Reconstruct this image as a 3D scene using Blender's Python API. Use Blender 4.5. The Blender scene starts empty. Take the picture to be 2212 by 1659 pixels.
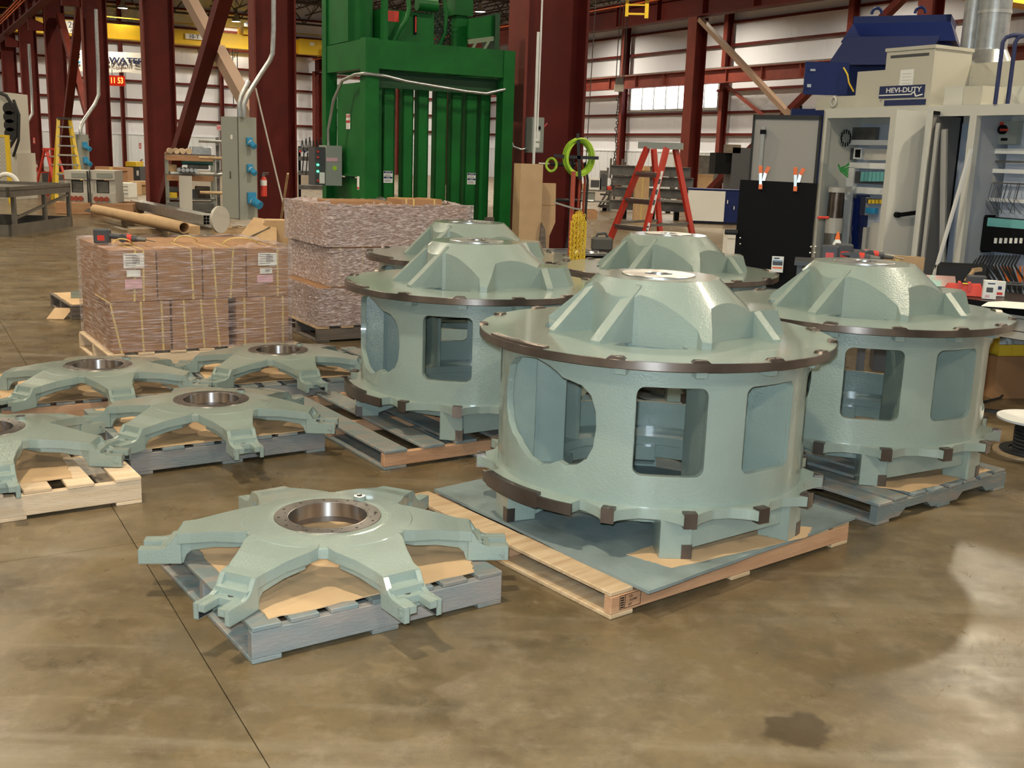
import bpy, math, random
from mathutils import Vector, Matrix
random.seed(7)
SC = bpy.context.scene
COL = SC.collection
R = math.radians
# ---------------------------------------------------------------- camera
IMG_W, IMG_H, FPX = 2212, 1659, 2315.0
CAM_Z = 1.70
PITCH, ROLL = R(12.03), R(-1.96)
_cp, _sp, _c, _s = math.cos(PITCH), math.sin(PITCH), math.cos(ROLL), math.sin(ROLL)
FWD = Vector((0, _cp, -_sp)); _dn = Vector((0, -_sp, -_cp)); _rt = Vector((1, 0, 0))
RIGHT = _c*_rt + _s*_dn
DOWN = -_s*_rt + _c*_dn
cam_d = bpy.data.cameras.new('camera'); cam = bpy.data.objects.new('camera', cam_d); COL.objects.link(cam)
cam_d.sensor_fit = 'HORIZONTAL'; cam_d.sensor_width = 36.0; cam_d.lens = FPX*36.0/IMG_W
cam_d.clip_start = .05; cam_d.clip_end = 400
m3 = Matrix((RIGHT, -DOWN, -FWD)).transposed()
cam.matrix_world = Matrix.Translation((0, 0, CAM_Z)) @ m3.to_4x4()
SC.camera = cam
# ---------------------------------------------------------------- view, world, flash
SC.view_settings.view_transform = 'Standard'; SC.view_settings.look = 'None'
SC.view_settings.gamma = 1.0; SC.view_settings.use_curve_mapping = False
SC.view_settings.exposure = 0.0
cy=SC.cycles; cy.max_bounces=5; cy.diffuse_bounces=3; cy.glossy_bounces=2; cy.transmission_bounces=2; cy.transparent_max_bounces=8; cy.caustics_reflective=False; cy.caustics_refractive=False
cy.use_adaptive_sampling=True; cy.adaptive_threshold=.13; cy.adaptive_min_samples=8; cy.use_denoising=True; cy.sample_clamp_indirect=4.0
W = bpy.data.worlds.new('world'); SC.world = W; W.use_nodes = True
W.node_tree.nodes['Background'].inputs[0].default_value = (.92, .94, 1, 1)
W.node_tree.nodes['Background'].inputs[1].default_value = .22
LAMP_W = 560.0
LAMP_COL = (1.0, .885, .66)
FLASH_W = 680.0
fl = bpy.data.lights.new('camera_flash', 'POINT'); fl.energy = FLASH_W; fl.color = (.70, .88, 1.0); fl.shadow_soft_size = .03
flo = bpy.data.objects.new('camera_flash', fl); COL.objects.link(flo); flo.location = (-.03, 0.02, CAM_Z + .07)
# ---------------------------------------------------------------- coordinates
UA = R(30)                                  # the hall's own axes: n across the bays, v along the bays
UU = Vector((math.cos(UA), math.sin(UA), 0)); VV = Vector((-math.sin(UA), math.cos(UA), 0))
def B(n, v, z=0.0): return UU*n + VV*v + Vector((0, 0, z))
def fl_pt(x, y, z=0.0):                     # floor (or level z) point behind a photo position
    d = RIGHT*(x-IMG_W/2) + DOWN*(y-IMG_H/2) + FWD*FPX
    t = (z-CAM_Z)/d.z; return Vector((d.x*t, d.y*t, z))
def at(x, y, Y):                            # point at distance Y
    d = RIGHT*(x-IMG_W/2) + DOWN*(y-IMG_H/2) + FWD*FPX
    t = Y/d.y; return Vector((d.x*t, Y, CAM_Z + d.z*t))
# ---------------------------------------------------------------- mesh builder
class MB:
    def __init__(s): s.v = []; s.f = []; s.m = Matrix.Identity(4)
    def add(s, vs, fs):
        o = len(s.v); s.v += [s.m @ Vector(p) for p in vs]; s.f += [tuple(i+o for i in f) for f in fs]; return s
    def box(s, x0, x1, y0, y1, z0, z1):
        return s.add([(x0,y0,z0),(x1,y0,z0),(x1,y1,z0),(x0,y1,z0),(x0,y0,z1),(x1,y0,z1),(x1,y1,z1),(x0,y1,z1)],
                     [(3,2,1,0),(4,5,6,7),(0,1,5,4),(1,2,6,5),(2,3,7,6),(3,0,4,7)])
    def cbox(s, c, d, rz=0, rx=0, ry=0):
        M = s.m; s.m = M @ Matrix.Translation(c) @ Matrix.Rotation(rz,4,'Z') @ Matrix.Rotation(ry,4,'Y') @ Matrix.Rotation(rx,4,'X')
        s.box(-d[0]/2,d[0]/2,-d[1]/2,d[1]/2,-d[2]/2,d[2]/2); s.m = M; return s
    def bbox(s, x0, x1, y0, y1, z0, z1, b):
        """box with chamfered edges"""
        xs=((x0,x0+b),(x1,x1-b)); vs=[]; 
        P=[(x0,y0),(x1,y0),(x1,y1),(x0,y1)]
        oc=[(x0+b,y0),(x1-b,y0),(x1,y0+b),(x1,y1-b),(x1-b,y1),(x0+b,y1),(x0,y1-b),(x0,y0+b)]
        ic=[(x0+b,y0+b),(x1-b,y0+b),(x1-b,y0+b),(x1-b,y1-b),(x1-b,y1-b),(x0+b,y1-b),(x0+b,y1-b),(x0+b,y0+b)]
        for z,c in ((z0,ic),(z0+b,oc),(z1-b,oc),(z1,ic)): vs += [(p[0],p[1],z) for p in c]
        fs=[]
        for k in range(3):
            for i in range(8):
                j=(i+1)%8; fs.append((k*8+i,k*8+j,k*8+8+j,k*8+8+i))
        fs.append((0,7,5,3)); fs.append((24+1,24+3,24+5,24+7))
        return s.add(vs,fs)
    def beam(s, a, b, w, h, up=(0,0,1)):
        a=Vector(a); b=Vector(b); d=(b-a); L=d.length; d.normalize(); up=Vector(up)
        x=d.cross(up)
        if x.length<1e-5: x=d.cross(Vector((1,0,0)))
        x.normalize(); z=x.cross(d)
        vs=[]
        for e in (a,b):
            for i,j in ((-1,-1),(1,-1),(1,1),(-1,1)): vs.append(e+x*(w/2*i)+z*(h/2*j))
        return s.add(vs,[(0,1,2,3),(7,6,5,4),(0,4,5,1),(1,5,6,2),(2,6,7,3),(3,7,4,0)])
    def cyl(s, a, b, r, n=16, r2=None, cap=True):
        a=Vector(a); b=Vector(b); d=(b-a).normalized(); r2=r if r2 is None else r2
        x=d.orthogonal().normalized(); y=d.cross(x); vs=[]
        for e,q in ((a,r),(b,r2)):
            for i in range(n):
                t=2*math.pi*i/n; vs.append(e+x*(q*math.cos(t))+y*(q*math.sin(t)))
        fs=[(i,(i+1)%n,n+(i+1)%n,n+i) for i in range(n)]
        if cap: fs+= [tuple(range(n-1,-1,-1)), tuple(range(n,2*n))]
        return s.add(vs,fs)
    def tube(s, pts, r, n=8, closed=False):
        pts=[Vector(p) for p in pts]; N=len(pts); vs=[]; prev=None
        for i,p in enumerate(pts):
            if closed: d=pts[(i+1)%N]-pts[i-1]
            else: d=pts[min(i+1,N-1)]-pts[max(i-1,0)]
            d.normalize()
            if prev is None: x=d.orthogonal().normalized()
            else:
                x=prev-d*prev.dot(d)
                x = x.normalized() if x.length>1e-6 else d.orthogonal().normalized()
            prev=x; y=d.cross(x)
            for k in range(n):
                t=2*math.pi*k/n; vs.append(p+x*(r*math.cos(t))+y*(r*math.sin(t)))
        fs=[]
        for i in range(N if closed else N-1):
            a=i*n; b=((i+1)%N)*n
            for k in range(n): fs.append((a+k,a+(k+1)%n,b+(k+1)%n,b+k))
        if not closed: fs+=[tuple(range(n-1,-1,-1)),tuple((N-1)*n+k for k in range(n))]
        return s.add(vs,fs)
    def prism(s, poly, z0, z1):
        n=len(poly); vs=[(p[0],p[1],z0) for p in poly]+[(p[0],p[1],z1) for p in poly]
        return s.add(vs,[tuple(range(n-1,-1,-1)),tuple(range(n,2*n))]+[(i,(i+1)%n,n+(i+1)%n,n+i) for i in range(n)])
    def lathe(s, prof, n=32, a0=0, a1=2*math.pi, close=False):
        full=abs(a1-a0-2*math.pi)<1e-6; k=n if full else n+1; m=len(prof); vs=[]
        for i in range(k):
            t=a0+(a1-a0)*i/n; c,q=math.cos(t),math.sin(t)
            vs+=[(r*c,r*q,z) for r,z in prof]
        fs=[]
        for i in range(n):
            a=i*m; b=((i+1)%k)*m
            for j in range(m if close else m-1): fs.append((a+j,b+j,b+(j+1)%m,a+(j+1)%m))
        if not full and close: fs+=[tuple(range(m)),tuple((k-1)*m+j for j in range(m-1,-1,-1))]
        return s.add(vs,fs)
    def sphere(s, c, r, n=12, sz=1.0):
        m=n//2; vs=[];fs=[]; c=Vector(c)
        for i in range(m+1):
            p=math.pi*i/m
            for k in range(n):
                t=2*math.pi*k/n; vs.append(c+Vector((r*math.sin(p)*math.cos(t),r*math.sin(p)*math.sin(t),r*sz*math.cos(p))))
        for i in range(m):
            for k in range(n): fs.append((i*n+k,(i+1)*n+k,(i+1)*n+(k+1)%n,i*n+(k+1)%n))
        return s.add(vs,fs)
    def mesh(s, name, smooth=None):
        me=bpy.data.meshes.new(name); me.from_pydata([tuple(p) for p in s.v],[],s.f); me.validate()
        import bmesh
        bm=bmesh.new(); bm.from_mesh(me); bmesh.ops.recalc_face_normals(bm, faces=bm.faces[:]); bm.to_mesh(me); bm.free()
        if smooth is not None:
            me.polygons.foreach_set('use_smooth',[True]*len(me.polygons))
            me.set_sharp_from_angle(angle=R(smooth))
        me.update(); return me
    def build(s, name, m, parent=None, smooth=None, **kw):
        me=s.mesh(name,smooth); me.materials.append(m)
        o=bpy.data.objects.new(name,me); COL.objects.link(o)
        if parent is not None: o.parent=parent
        return tag(o,**kw)
def tag(o, label=None, cat=None, group=None, kind=None):
    if label: o['label']=label
    if cat: o['category']=cat
    if group: o['group']=group
    if kind: o['kind']=kind
    return o
def thing(name, label, cat, loc=(0,0,0), rz=0.0, group=None):
    o=bpy.data.objects.new(name,None); COL.objects.link(o); o.location=loc; o.rotation_euler=(0,0,rz)
    o.empty_display_size=.1
    return tag(o,label,cat,group)
def copy_tree(o, parent=None):
    c=o.copy(); COL.objects.link(c)
    if parent is not None: c.parent=parent
    for ch in o.children: copy_tree(ch,c)
    return c
def inst(me, name, parent, loc=(0,0,0), rot=(0,0,0), scale=None):
    o=bpy.data.objects.new(name,me); COL.objects.link(o); o.parent=parent; o.location=loc; o.rotation_euler=rot
    if scale: o.scale=scale
    return o
def text(name, s, size, m, parent, loc, rot, ext=.001, bold=0, align='CENTER', sx=1.0):
    cu=bpy.data.curves.new(name,'FONT'); cu.body=s; cu.size=size; cu.extrude=ext; cu.align_x=align; cu.align_y='CENTER'; cu.offset=bold
    cu.resolution_u=3
    t=bpy.data.objects.new(name+'_c',cu); me=bpy.data.meshes.new_from_object(t); me.name=name
    bpy.data.objects.remove(t); bpy.data.curves.remove(cu)
    me.materials.clear(); me.materials.append(m)
    o=bpy.data.objects.new(name,me); COL.objects.link(o); o.location=loc; o.rotation_euler=rot; o.scale=(sx,1,1)
    if parent is not None: o.parent=parent
    return o
# ---------------------------------------------------------------- materials
def mat(name, col, rough=.5, metal=0.0, col2=None, nscale=8.0, namt=1.0, lo=.4, hi=.7, bump=0.0, bscale=60.0,
        bevel=0.0, coat=0.0, stretch=None, spec=None, rand=0.0, emit=None, estr=0.0, rough2=None, detail=5.0, aniso=0.0):
    m=bpy.data.materials.new(name); m.use_nodes=True; nt=m.node_tree; N=nt.nodes; L=nt.links
    b=N['Principled BSDF']; b.inputs['Base Color'].default_value=(*col,1); b.inputs['Roughness'].default_value=rough; b.inputs['Metallic'].default_value=metal
    if coat: b.inputs['Coat Weight'].default_value=coat; b.inputs['Coat Roughness'].default_value=.09
    if spec is not None: b.inputs['Specular IOR Level'].default_value=spec
    if emit: b.inputs['Emission Color'].default_value=(*emit,1); b.inputs['Emission Strength'].default_value=estr
    if aniso:
        b.inputs['Anisotropic'].default_value=aniso; b.inputs['Anisotropic Rotation'].default_value=.25; tg=N.new('ShaderNodeTangent'); tg.direction_type='RADIAL'; tg.axis='Z'; L.new(tg.outputs[0],b.inputs['Tangent'])
    vec=None
    if col2 is not None or bump or rand:
        tc=N.new('ShaderNodeTexCoord'); mp=N.new('ShaderNodeMapping'); L.new(tc.outputs['Object'],mp.inputs['Vector'])
        if stretch: mp.inputs['Scale'].default_value=stretch
        oi=N.new('ShaderNodeObjectInfo'); mu=N.new('ShaderNodeMath'); mu.operation='MULTIPLY'; mu.inputs[1].default_value=37.0
        L.new(oi.outputs['Random'],mu.inputs[0]); L.new(mu.outputs[0],mp.inputs['Location']); vec=mp.outputs[0]
        cout=None
        if col2 is not None:
            no=N.new('ShaderNodeTexNoise'); no.inputs['Scale'].default_value=nscale; no.inputs['Detail'].default_value=detail; L.new(vec,no.inputs['Vector'])
            rp=N.new('ShaderNodeMapRange'); rp.inputs['From Min'].default_value=lo; rp.inputs['From Max'].default_value=hi; L.new(no.outputs[0],rp.inputs['Value'])
            rp.inputs['To Max'].default_value=namt
            mx=N.new('ShaderNodeMix'); mx.data_type='RGBA'; mx.inputs[6].default_value=(*col,1); mx.inputs[7].default_value=(*col2,1); L.new(rp.outputs[0],mx.inputs[0])
            cout=mx.outputs[2]
            if rough2 is not None:
                mr=N.new('ShaderNodeMapRange'); mr.inputs['To Min'].default_value=rough; mr.inputs['To Max'].default_value=rough2; L.new(rp.outputs[0],mr.inputs['Value']); L.new(mr.outputs[0],b.inputs['Roughness'])
        if rand:
            hv=N.new('ShaderNodeHueSaturation'); mr=N.new('ShaderNodeMapRange'); mr.inputs['To Min'].default_value=1-rand; mr.inputs['To Max'].default_value=1+rand
            L.new(oi.outputs['Random'],mr.inputs['Value']); L.new(mr.outputs[0],hv.inputs['Value'])
            if cout is None: hv.inputs['Color'].default_value=(*col,1)
            else: L.new(cout,hv.inputs['Color'])
            cout=hv.outputs[0]
        if cout is not None: L.new(cout,b.inputs['Base Color'])
    nrm=None
    if bevel:
        bv=N.new('ShaderNodeBevel'); bv.samples=2; bv.inputs['Radius'].default_value=bevel; nrm=bv.outputs[0]
    if bump:
        n2=N.new('ShaderNodeTexNoise'); n2.inputs['Scale'].default_value=bscale; n2.inputs['Detail'].default_value=3; L.new(vec,n2.inputs['Vector'])
        bp=N.new('ShaderNodeBump'); bp.inputs['Strength'].default_value=bump; bp.inputs['Distance'].default_value=.01; L.new(n2.outputs[0],bp.inputs['Height'])
        if nrm: L.new(nrm,bp.inputs['Normal'])
        nrm=bp.outputs[0]
    if nrm: L.new(nrm,b.inputs['Normal'])
    return m
K={}
K['paint']=mat('casting_paint',(.268,.318,.270),.32,0,(.232,.276,.236),5,.7,.35,.75,bump=.20,bscale=110,bevel=.007,coat=.9,spec=.5)
K['steel_dark']=mat('machined_steel_oxidised',(.20,.165,.145),.40,.9,(.13,.105,.09),7,1,.35,.7,aniso=.85)
K['steel_ring']=mat('machined_bore_steel',(.26,.23,.21),.36,.85,(.18,.155,.14),9,1,.35,.7,aniso=.6)
K['steel_br']=mat('bright_machined_steel',(.72,.70,.68),.22,1.0,(.45,.42,.40),14,1,.35,.7)
K['black']=mat('black_matte',(.006,.006,.007),.7,spec=.12)
K['hole']=mat('bolt_hole_dark',(.02,.018,.016),.6)
K['wood']=mat('raw_pine_board',(.56,.40,.24),.75,0,(.42,.27,.14),3,1,.35,.7,bump=.3,bscale=30,stretch=(1.0,9,9),rand=.15)
K['wood_w']=mat('pale_new_pine',(.70,.53,.36),.75,0,(.55,.38,.22),3,1,.4,.75,bump=.25,bscale=30,stretch=(1.0,9,9),rand=.10)
K['wood_b']=mat('overspray_pallet_board',(.175,.205,.195),.7,0,(.25,.215,.18),4,1,.42,.62,bump=.3,bscale=30,stretch=(1.6,5,5),rand=.18)
K['wood_m']=mat('pallet_stringer_half_painted',(.275,.235,.205),.72,0,(.19,.205,.195),2.5,1,.4,.65,bump=.3,bscale=30,stretch=(1,4,4),rand=.12)
K['wood_d']=mat('old_dark_pallet_wood',(.17,.13,.10),.8,0,(.09,.075,.06),4,1,.4,.7,bump=.3,bscale=30,stretch=(1,6,6),rand=.2)
K['wood_o']=mat('orange_new_stringer',(.50,.28,.15),.72,0,(.36,.18,.09),3,1,.35,.7,bump=.25,bscale=30,stretch=(1,7,7),rand=.1)
K['ply']=mat('overspray_plywood_sheet',(.195,.235,.225),.65,0,(.12,.14,.13),3.2,1,.45,.7,bump=.15,bscale=40)
K['card']=mat('brown_corrugated_card',(.56,.37,.20),.8,0,(.50,.32,.17),6,.8,.4,.7,rand=.05)
K['card_d']=mat('carton_board',(.36,.185,.083),.72,0,(.30,.15,.066),5,.8,.4,.7,rand=.09)
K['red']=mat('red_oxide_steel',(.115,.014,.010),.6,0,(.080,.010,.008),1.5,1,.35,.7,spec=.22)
K['red_l']=mat('red_oxide_pale_and_lit',(.19,.040,.028),.6,0,(.155,.031,.022),2,1,.35,.7,spec=.25)
K['tan']=mat('tan_primer_steel',(.30,.19,.13),.6)
K['green']=mat('machine_green',(.006,.125,.018),.45,0,(.004,.085,.013),3,1,.35,.7,bump=.08,bscale=50,spec=.28)
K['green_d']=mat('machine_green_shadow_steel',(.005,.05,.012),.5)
K['grey']=mat('panel_grey',(.31,.33,.29),.45)
K['greyl']=mat('light_machine_grey',(.56,.53,.47),.45)
K['cream']=mat('cabinet_cream',(.60,.58,.51),.4,bump=.05,bscale=120)
K['white']=mat('white_plastic',(.78,.77,.73),.5)
K['paper']=mat('paper_white',(.82,.81,.76),.7)
K['pink']=mat('pink_label',(.72,.42,.47),.7)
K['galv']=mat('galvanised_steel',(.55,.56,.55),.33,.85,(.42,.43,.42),12,1,.4,.7)
K['alu']=mat('aluminium',(.62,.62,.58),.35,.9)
K['steel']=mat('bare_mill_steel',(.20,.19,.17),.45,.5,(.13,.12,.11),6,1,.35,.7)
K['yellow']=mat('safety_yellow',(.78,.53,.03),.45)
K['yel_crane']=mat('crane_yellow',(.80,.52,.02),.5,0,(.68,.42,.02),1,1,.4,.7)
K['org_crane']=mat('crane_orange_yellow',(.72,.37,.02),.5)
K['strap']=mat('yellow_strap',(.66,.49,.17),.5)
K['orange']=mat('orange_plastic',(.85,.16,.02),.45)
K['redp']=mat('bright_red',(.62,.045,.025),.4)
K['blue']=mat('machine_blue',(.004,.014,.095),.5,spec=.3)
K['blue_s']=mat('socket_blue',(.03,.27,.52),.4)
K['navy']=mat('navy_print',(.012,.02,.09),.5)
K['teal']=mat('teal_card',(.16,.45,.43),.5)
K['hose']=mat('lime_hose',(.42,.66,.05),.45)
K['rubber']=mat('black_rubber',(.018,.018,.018),.6)
K['dkgrey']=mat('dark_grey_plastic',(.06,.06,.065),.5)
K['copper']=mat('red_cable',(.35,.06,.03),.5)
K['ceil']=mat('roof_liner',(.24,.24,.245),.8)
K['joist']=mat('dark_joist_steel',(.045,.035,.032),.6)
K['led_red']=mat('clock_digits',(.9,.1,.02),.4,emit=(1,.16,.03),estr=6)
K['led_back']=mat('clock_red_back',(.25,.01,.005),.4,emit=(1,.02,.0),estr=.35)
K['led_green']=mat('green_pilot',(.05,.8,.3),.4,emit=(.1,1,.4),estr=3)
K['lampglow']=mat('lamp_lens',(1,1,1),.4,emit=(.93,.96,1.0),estr=25)
K['window']=mat('daylight_pane',(1,1,1),.3,emit=(.90,.94,1.0),estr=3.2)
# ---------------------------------------------------------------- special materials
def floor_mat():
    m=bpy.data.materials.new('sealed_concrete'); m.use_nodes=True; nt=m.node_tree; N=nt.nodes; L=nt.links; b=N['Principled BSDF']
    tc=N.new('ShaderNodeTexCoord'); gv=N.new('ShaderNodeNewGeometry'); P=gv.outputs['Position']
    def noise(sc,det=6,rg=.6,st=None):
        n=N.new('ShaderNodeTexNoise'); n.inputs['Scale'].default_value=sc; n.inputs['Detail'].default_value=det; n.inputs['Roughness'].default_value=rg
        if st:
            mp=N.new('ShaderNodeMapping'); mp.inputs['Scale'].default_value=st; mp.inputs['Rotation'].default_value=(0,0,-UA); L.new(P,mp.inputs['Vector']); L.new(mp.outputs[0],n.inputs['Vector'])
        else: L.new(P,n.inputs['Vector'])
        return n.outputs[0]
    def rng(v,a,b_,c=0,d=1):
        r=N.new('ShaderNodeMapRange'); r.inputs['From Min'].default_value=a; r.inputs['From Max'].default_value=b_; r.inputs['To Min'].default_value=c; r.inputs['To Max'].default_value=d; L.new(v,r.inputs['Value']); return r.outputs[0]
    def mix(f,a,c):
        x=N.new('ShaderNodeMix'); x.data_type='RGBA'
        for k,v in ((6,a),(7,c)):
            if isinstance(v,tuple): x.inputs[k].default_value=(*v,1)
            else: L.new(v,x.inputs[k])
        L.new(f,x.inputs[0]); return x.outputs[2]
    c=mix(rng(noise(.55,5),.38,.66),(.138,.092,.041),(.208,.152,.086))
    c=mix(rng(noise(2.2,8,.7),.40,.66,0,.9),c,(.072,.049,.024))
    c=mix(rng(noise(7,8,.75),.50,.74,0,.5),c,(.27,.21,.14))
    c=mix(rng(noise(26,6,.7),.52,.72,0,.4),c,(.085,.058,.030))
    c=mix(rng(noise(3.2,6,.6,(.12,1.6,1)),.56,.74,0,.40),c,(.28,.23,.16))
    # one old oil stain with a ragged edge
    sp=fl_pt(1728,1584); d=N.new('ShaderNodeVectorMath'); d.operation='DISTANCE'
    w=N.new('ShaderNodeVectorMath'); w.operation='ADD'; nn=N.new('ShaderNodeTexNoise'); nn.inputs['Scale'].default_value=9; L.new(P,nn.inputs['Vector'])
    sb=N.new('ShaderNodeVectorMath'); sb.operation='SUBTRACT'; sb.inputs[1].default_value=(.5,.5,.5); L.new(nn.outputs[1],sb.inputs[0])
    ml=N.new('ShaderNodeVectorMath'); ml.operation='MULTIPLY'; ml.inputs[1].default_value=(.22,.22,0); L.new(sb.outputs[0],ml.inputs[0])
    L.new(P,w.inputs[0]); L.new(ml.outputs[0],w.inputs[1]); L.new(w.outputs[0],d.inputs[0]); d.inputs[1].default_value=sp
    c=mix(rng(d.outputs['Value'],.115,.085,0,.75),c,(.045,.028,.014))
    L.new(c,b.inputs['Base Color'])
    L.new(rng(noise(3.0,6),  .35,.7,.26,.42),b.inputs['Roughness']); b.inputs['Specular IOR Level'].default_value=.6
    bp=N.new('ShaderNodeBump'); bp.inputs['Strength'].default_value=.05; bp.inputs['Distance'].default_value=.002; L.new(noise(45,5),bp.inputs['Height']); L.new(bp.outputs[0],b.inputs['Normal'])
    return m
K['floor']=floor_mat()
def film_mat(name,sc,rot,lo,hi,col):
    m=bpy.data.materials.new(name); m.use_nodes=True; nt=m.node_tree; N=nt.nodes; L=nt.links
    b=N['Principled BSDF']; out=N['Material Output']
    b.inputs['Base Color'].default_value=(*col,1); b.inputs['Roughness'].default_value=.13; b.inputs['Specular IOR Level'].default_value=1.0
    tc=N.new('ShaderNodeTexCoord'); mp=N.new('ShaderNodeMapping'); mp.inputs['Scale'].default_value=sc; mp.inputs['Rotation'].default_value=rot; L.new(tc.outputs['Object'],mp.inputs[0])
    n=N.new('ShaderNodeTexNoise'); n.inputs['Scale'].default_value=2.6; n.inputs['Detail'].default_value=6; n.inputs['Distortion'].default_value=.8; L.new(mp.outputs[0],n.inputs['Vector'])
    bp=N.new('ShaderNodeBump'); bp.inputs['Strength'].default_value=1.0; bp.inputs['Distance'].default_value=.05; L.new(n.outputs[0],bp.inputs['Height']); L.new(bp.outputs[0],b.inputs['Normal'])
    tr=N.new('ShaderNodeBsdfTransparent'); mx=N.new('ShaderNodeMixShader')
    n2=N.new('ShaderNodeTexNoise'); n2.inputs['Scale'].default_value=3.1; n2.inputs['Detail'].default_value=5; L.new(mp.outputs[0],n2.inputs['Vector'])
    mr=N.new('ShaderNodeMapRange'); mr.inputs['From Min'].default_value=.40; mr.inputs['From Max'].default_value=.72; mr.inputs['To Min'].default_value=lo; mr.inputs['To Max'].default_value=hi; L.new(n2.outputs[0],mr.inputs['Value'])
    L.new(mr.outputs[0],mx.inputs[0]); L.new(tr.outputs[0],mx.inputs[1]); L.new(b.outputs[0],mx.inputs[2]); L.new(mx.outputs[0],out.inputs[0])
    return m
K['film2']=film_mat('crinkled_stretch_film',(7,7,17),(.3,.25,0),.36,.92,(.84,.70,.70))
K['film']=film_mat('stretch_film',(2.0,2.0,30),(.10,.08,0),.07,.68,(.84,.68,.68))
def liner_mat(name,ang):
    # white insulation liner, soft vertical ribs and puckers
    m=mat(name,(.80,.82,.92),.6); nt=m.node_tree; N=nt.nodes; L=nt.links; b=N['Principled BSDF']
    gv=N.new('ShaderNodeNewGeometry'); mp=N.new('ShaderNodeMapping'); mp.inputs['Rotation'].default_value=(0,0,-ang); mp.inputs['Scale'].default_value=(.9,.9,.12); L.new(gv.outputs['Position'],mp.inputs[0])
    n=N.new('ShaderNodeTexNoise'); n.inputs['Scale'].default_value=1.6; n.inputs['Detail'].default_value=4; L.new(mp.outputs[0],n.inputs['Vector'])
    bp=N.new('ShaderNodeBump'); bp.inputs['Strength'].default_value=.5; bp.inputs['Distance'].default_value=.12; L.new(n.outputs[0],bp.inputs['Height']); L.new(bp.outputs[0],b.inputs['Normal'])
    return m
K['liner']=liner_mat('insulation_liner',UA)
K['wains']=mat('white_ribbed_liner_panel',(.74,.77,.84),.5)
def mesh_mat(name,col,scale,thr):
    # woven wire mesh: open between the wires
    m=mat(name,col,.5); nt=m.node_tree; N=nt.nodes; L=nt.links; b=N['Principled BSDF']; out=N['Material Output']
    tc=N.new('ShaderNodeTexCoord'); mp=N.new('ShaderNodeMapping'); mp.inputs['Rotation'].default_value=(0,R(45),0); L.new(tc.outputs['Object'],mp.inputs[0])
    sx=N.new('ShaderNodeSeparateXYZ'); L.new(mp.outputs[0],sx.inputs[0]); outs=[]
    for ax in ('X','Z'):
        a=N.new('ShaderNodeMath'); a.operation='MULTIPLY'; a.inputs[1].default_value=scale; L.new(sx.outputs[ax],a.inputs[0])
        f=N.new('ShaderNodeMath'); f.operation='FRACT'; L.new(a.outputs[0],f.inputs[0])
        g=N.new('ShaderNodeMath'); g.operation='LESS_THAN'; g.inputs[1].default_value=thr; L.new(f.outputs[0],g.inputs[0]); outs.append(g.outputs[0])
    mx=N.new('ShaderNodeMath'); mx.operation='MAXIMUM'; L.new(outs[0],mx.inputs[0]); L.new(outs[1],mx.inputs[1])
    tr=N.new('ShaderNodeBsdfTransparent'); ms=N.new('ShaderNodeMixShader'); L.new(mx.outputs[0],ms.inputs[0]); L.new(tr.outputs[0],ms.inputs[1]); L.new(b.outputs[0],ms.inputs[2]); L.new(ms.outputs[0],out.inputs[0])
    return m
K['mesh_y']=mesh_mat('guard_mesh',(.42,.40,.36),14,.28)
K['mesh_g']=mesh_mat('press_cage_mesh',(.03,.06,.03),26,.42)
# ---------------------------------------------------------------- floor: slabs with sawn joints
NS=[-46,-26.2,-13,-6.6,-0.2,6.2,12.6,19,25.4,31.8,41]      # joint lines across
# joint through the photo's long sawn line
J=fl_pt(330,1240); jn=J.x*UU.x+J.y*UU.y; jx=fl_pt(245,1180); jv=jx.x*VV.x+jx.y*VV.y
NS=[-46,-30,jn-18.9,jn-12.6,jn-6.3,jn,jn+6.3,jn+12.6,jn+18.9,jn+25.2,jn+31.5,41]
VS=[-14,jv-6.3,jv,jv+6.3,jv+12.6,jv+18.9,jv+25.2,jv+37.8,jv+50.4,jv+63,75.9]
fb=MB(); fb.add([tuple(B(a,c,-.02)) for a,c in ((-46,-14),(41,-14),(41,75.9),(-46,75.9))],[(0,1,2,3)])
floor=fb.build('floor',mat('joint_filler',(.075,.058,.042),.8),label='brown sealed concrete floor with sawn joints',kind='structure')
g_=.0018
for i in range(len(NS)-1):
    for k in range(len(VS)-1):
        mb=MB(); q=[(NS[i]+g_,VS[k]+g_),(NS[i+1]-g_,VS[k]+g_),(NS[i+1]-g_,VS[k+1]-g_),(NS[i]+g_,VS[k+1]-g_)]
        vs=[tuple(B(a,c,0)) for a,c in q]+[tuple(B(a,c,-.019)) for a,c in q]
        mb.add(vs,[(0,1,2,3),(0,4,5,1),(1,5,6,2),(2,6,7,3),(3,7,4,0)])
        mb.build('floor_slab',K['floor'],floor)
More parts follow.
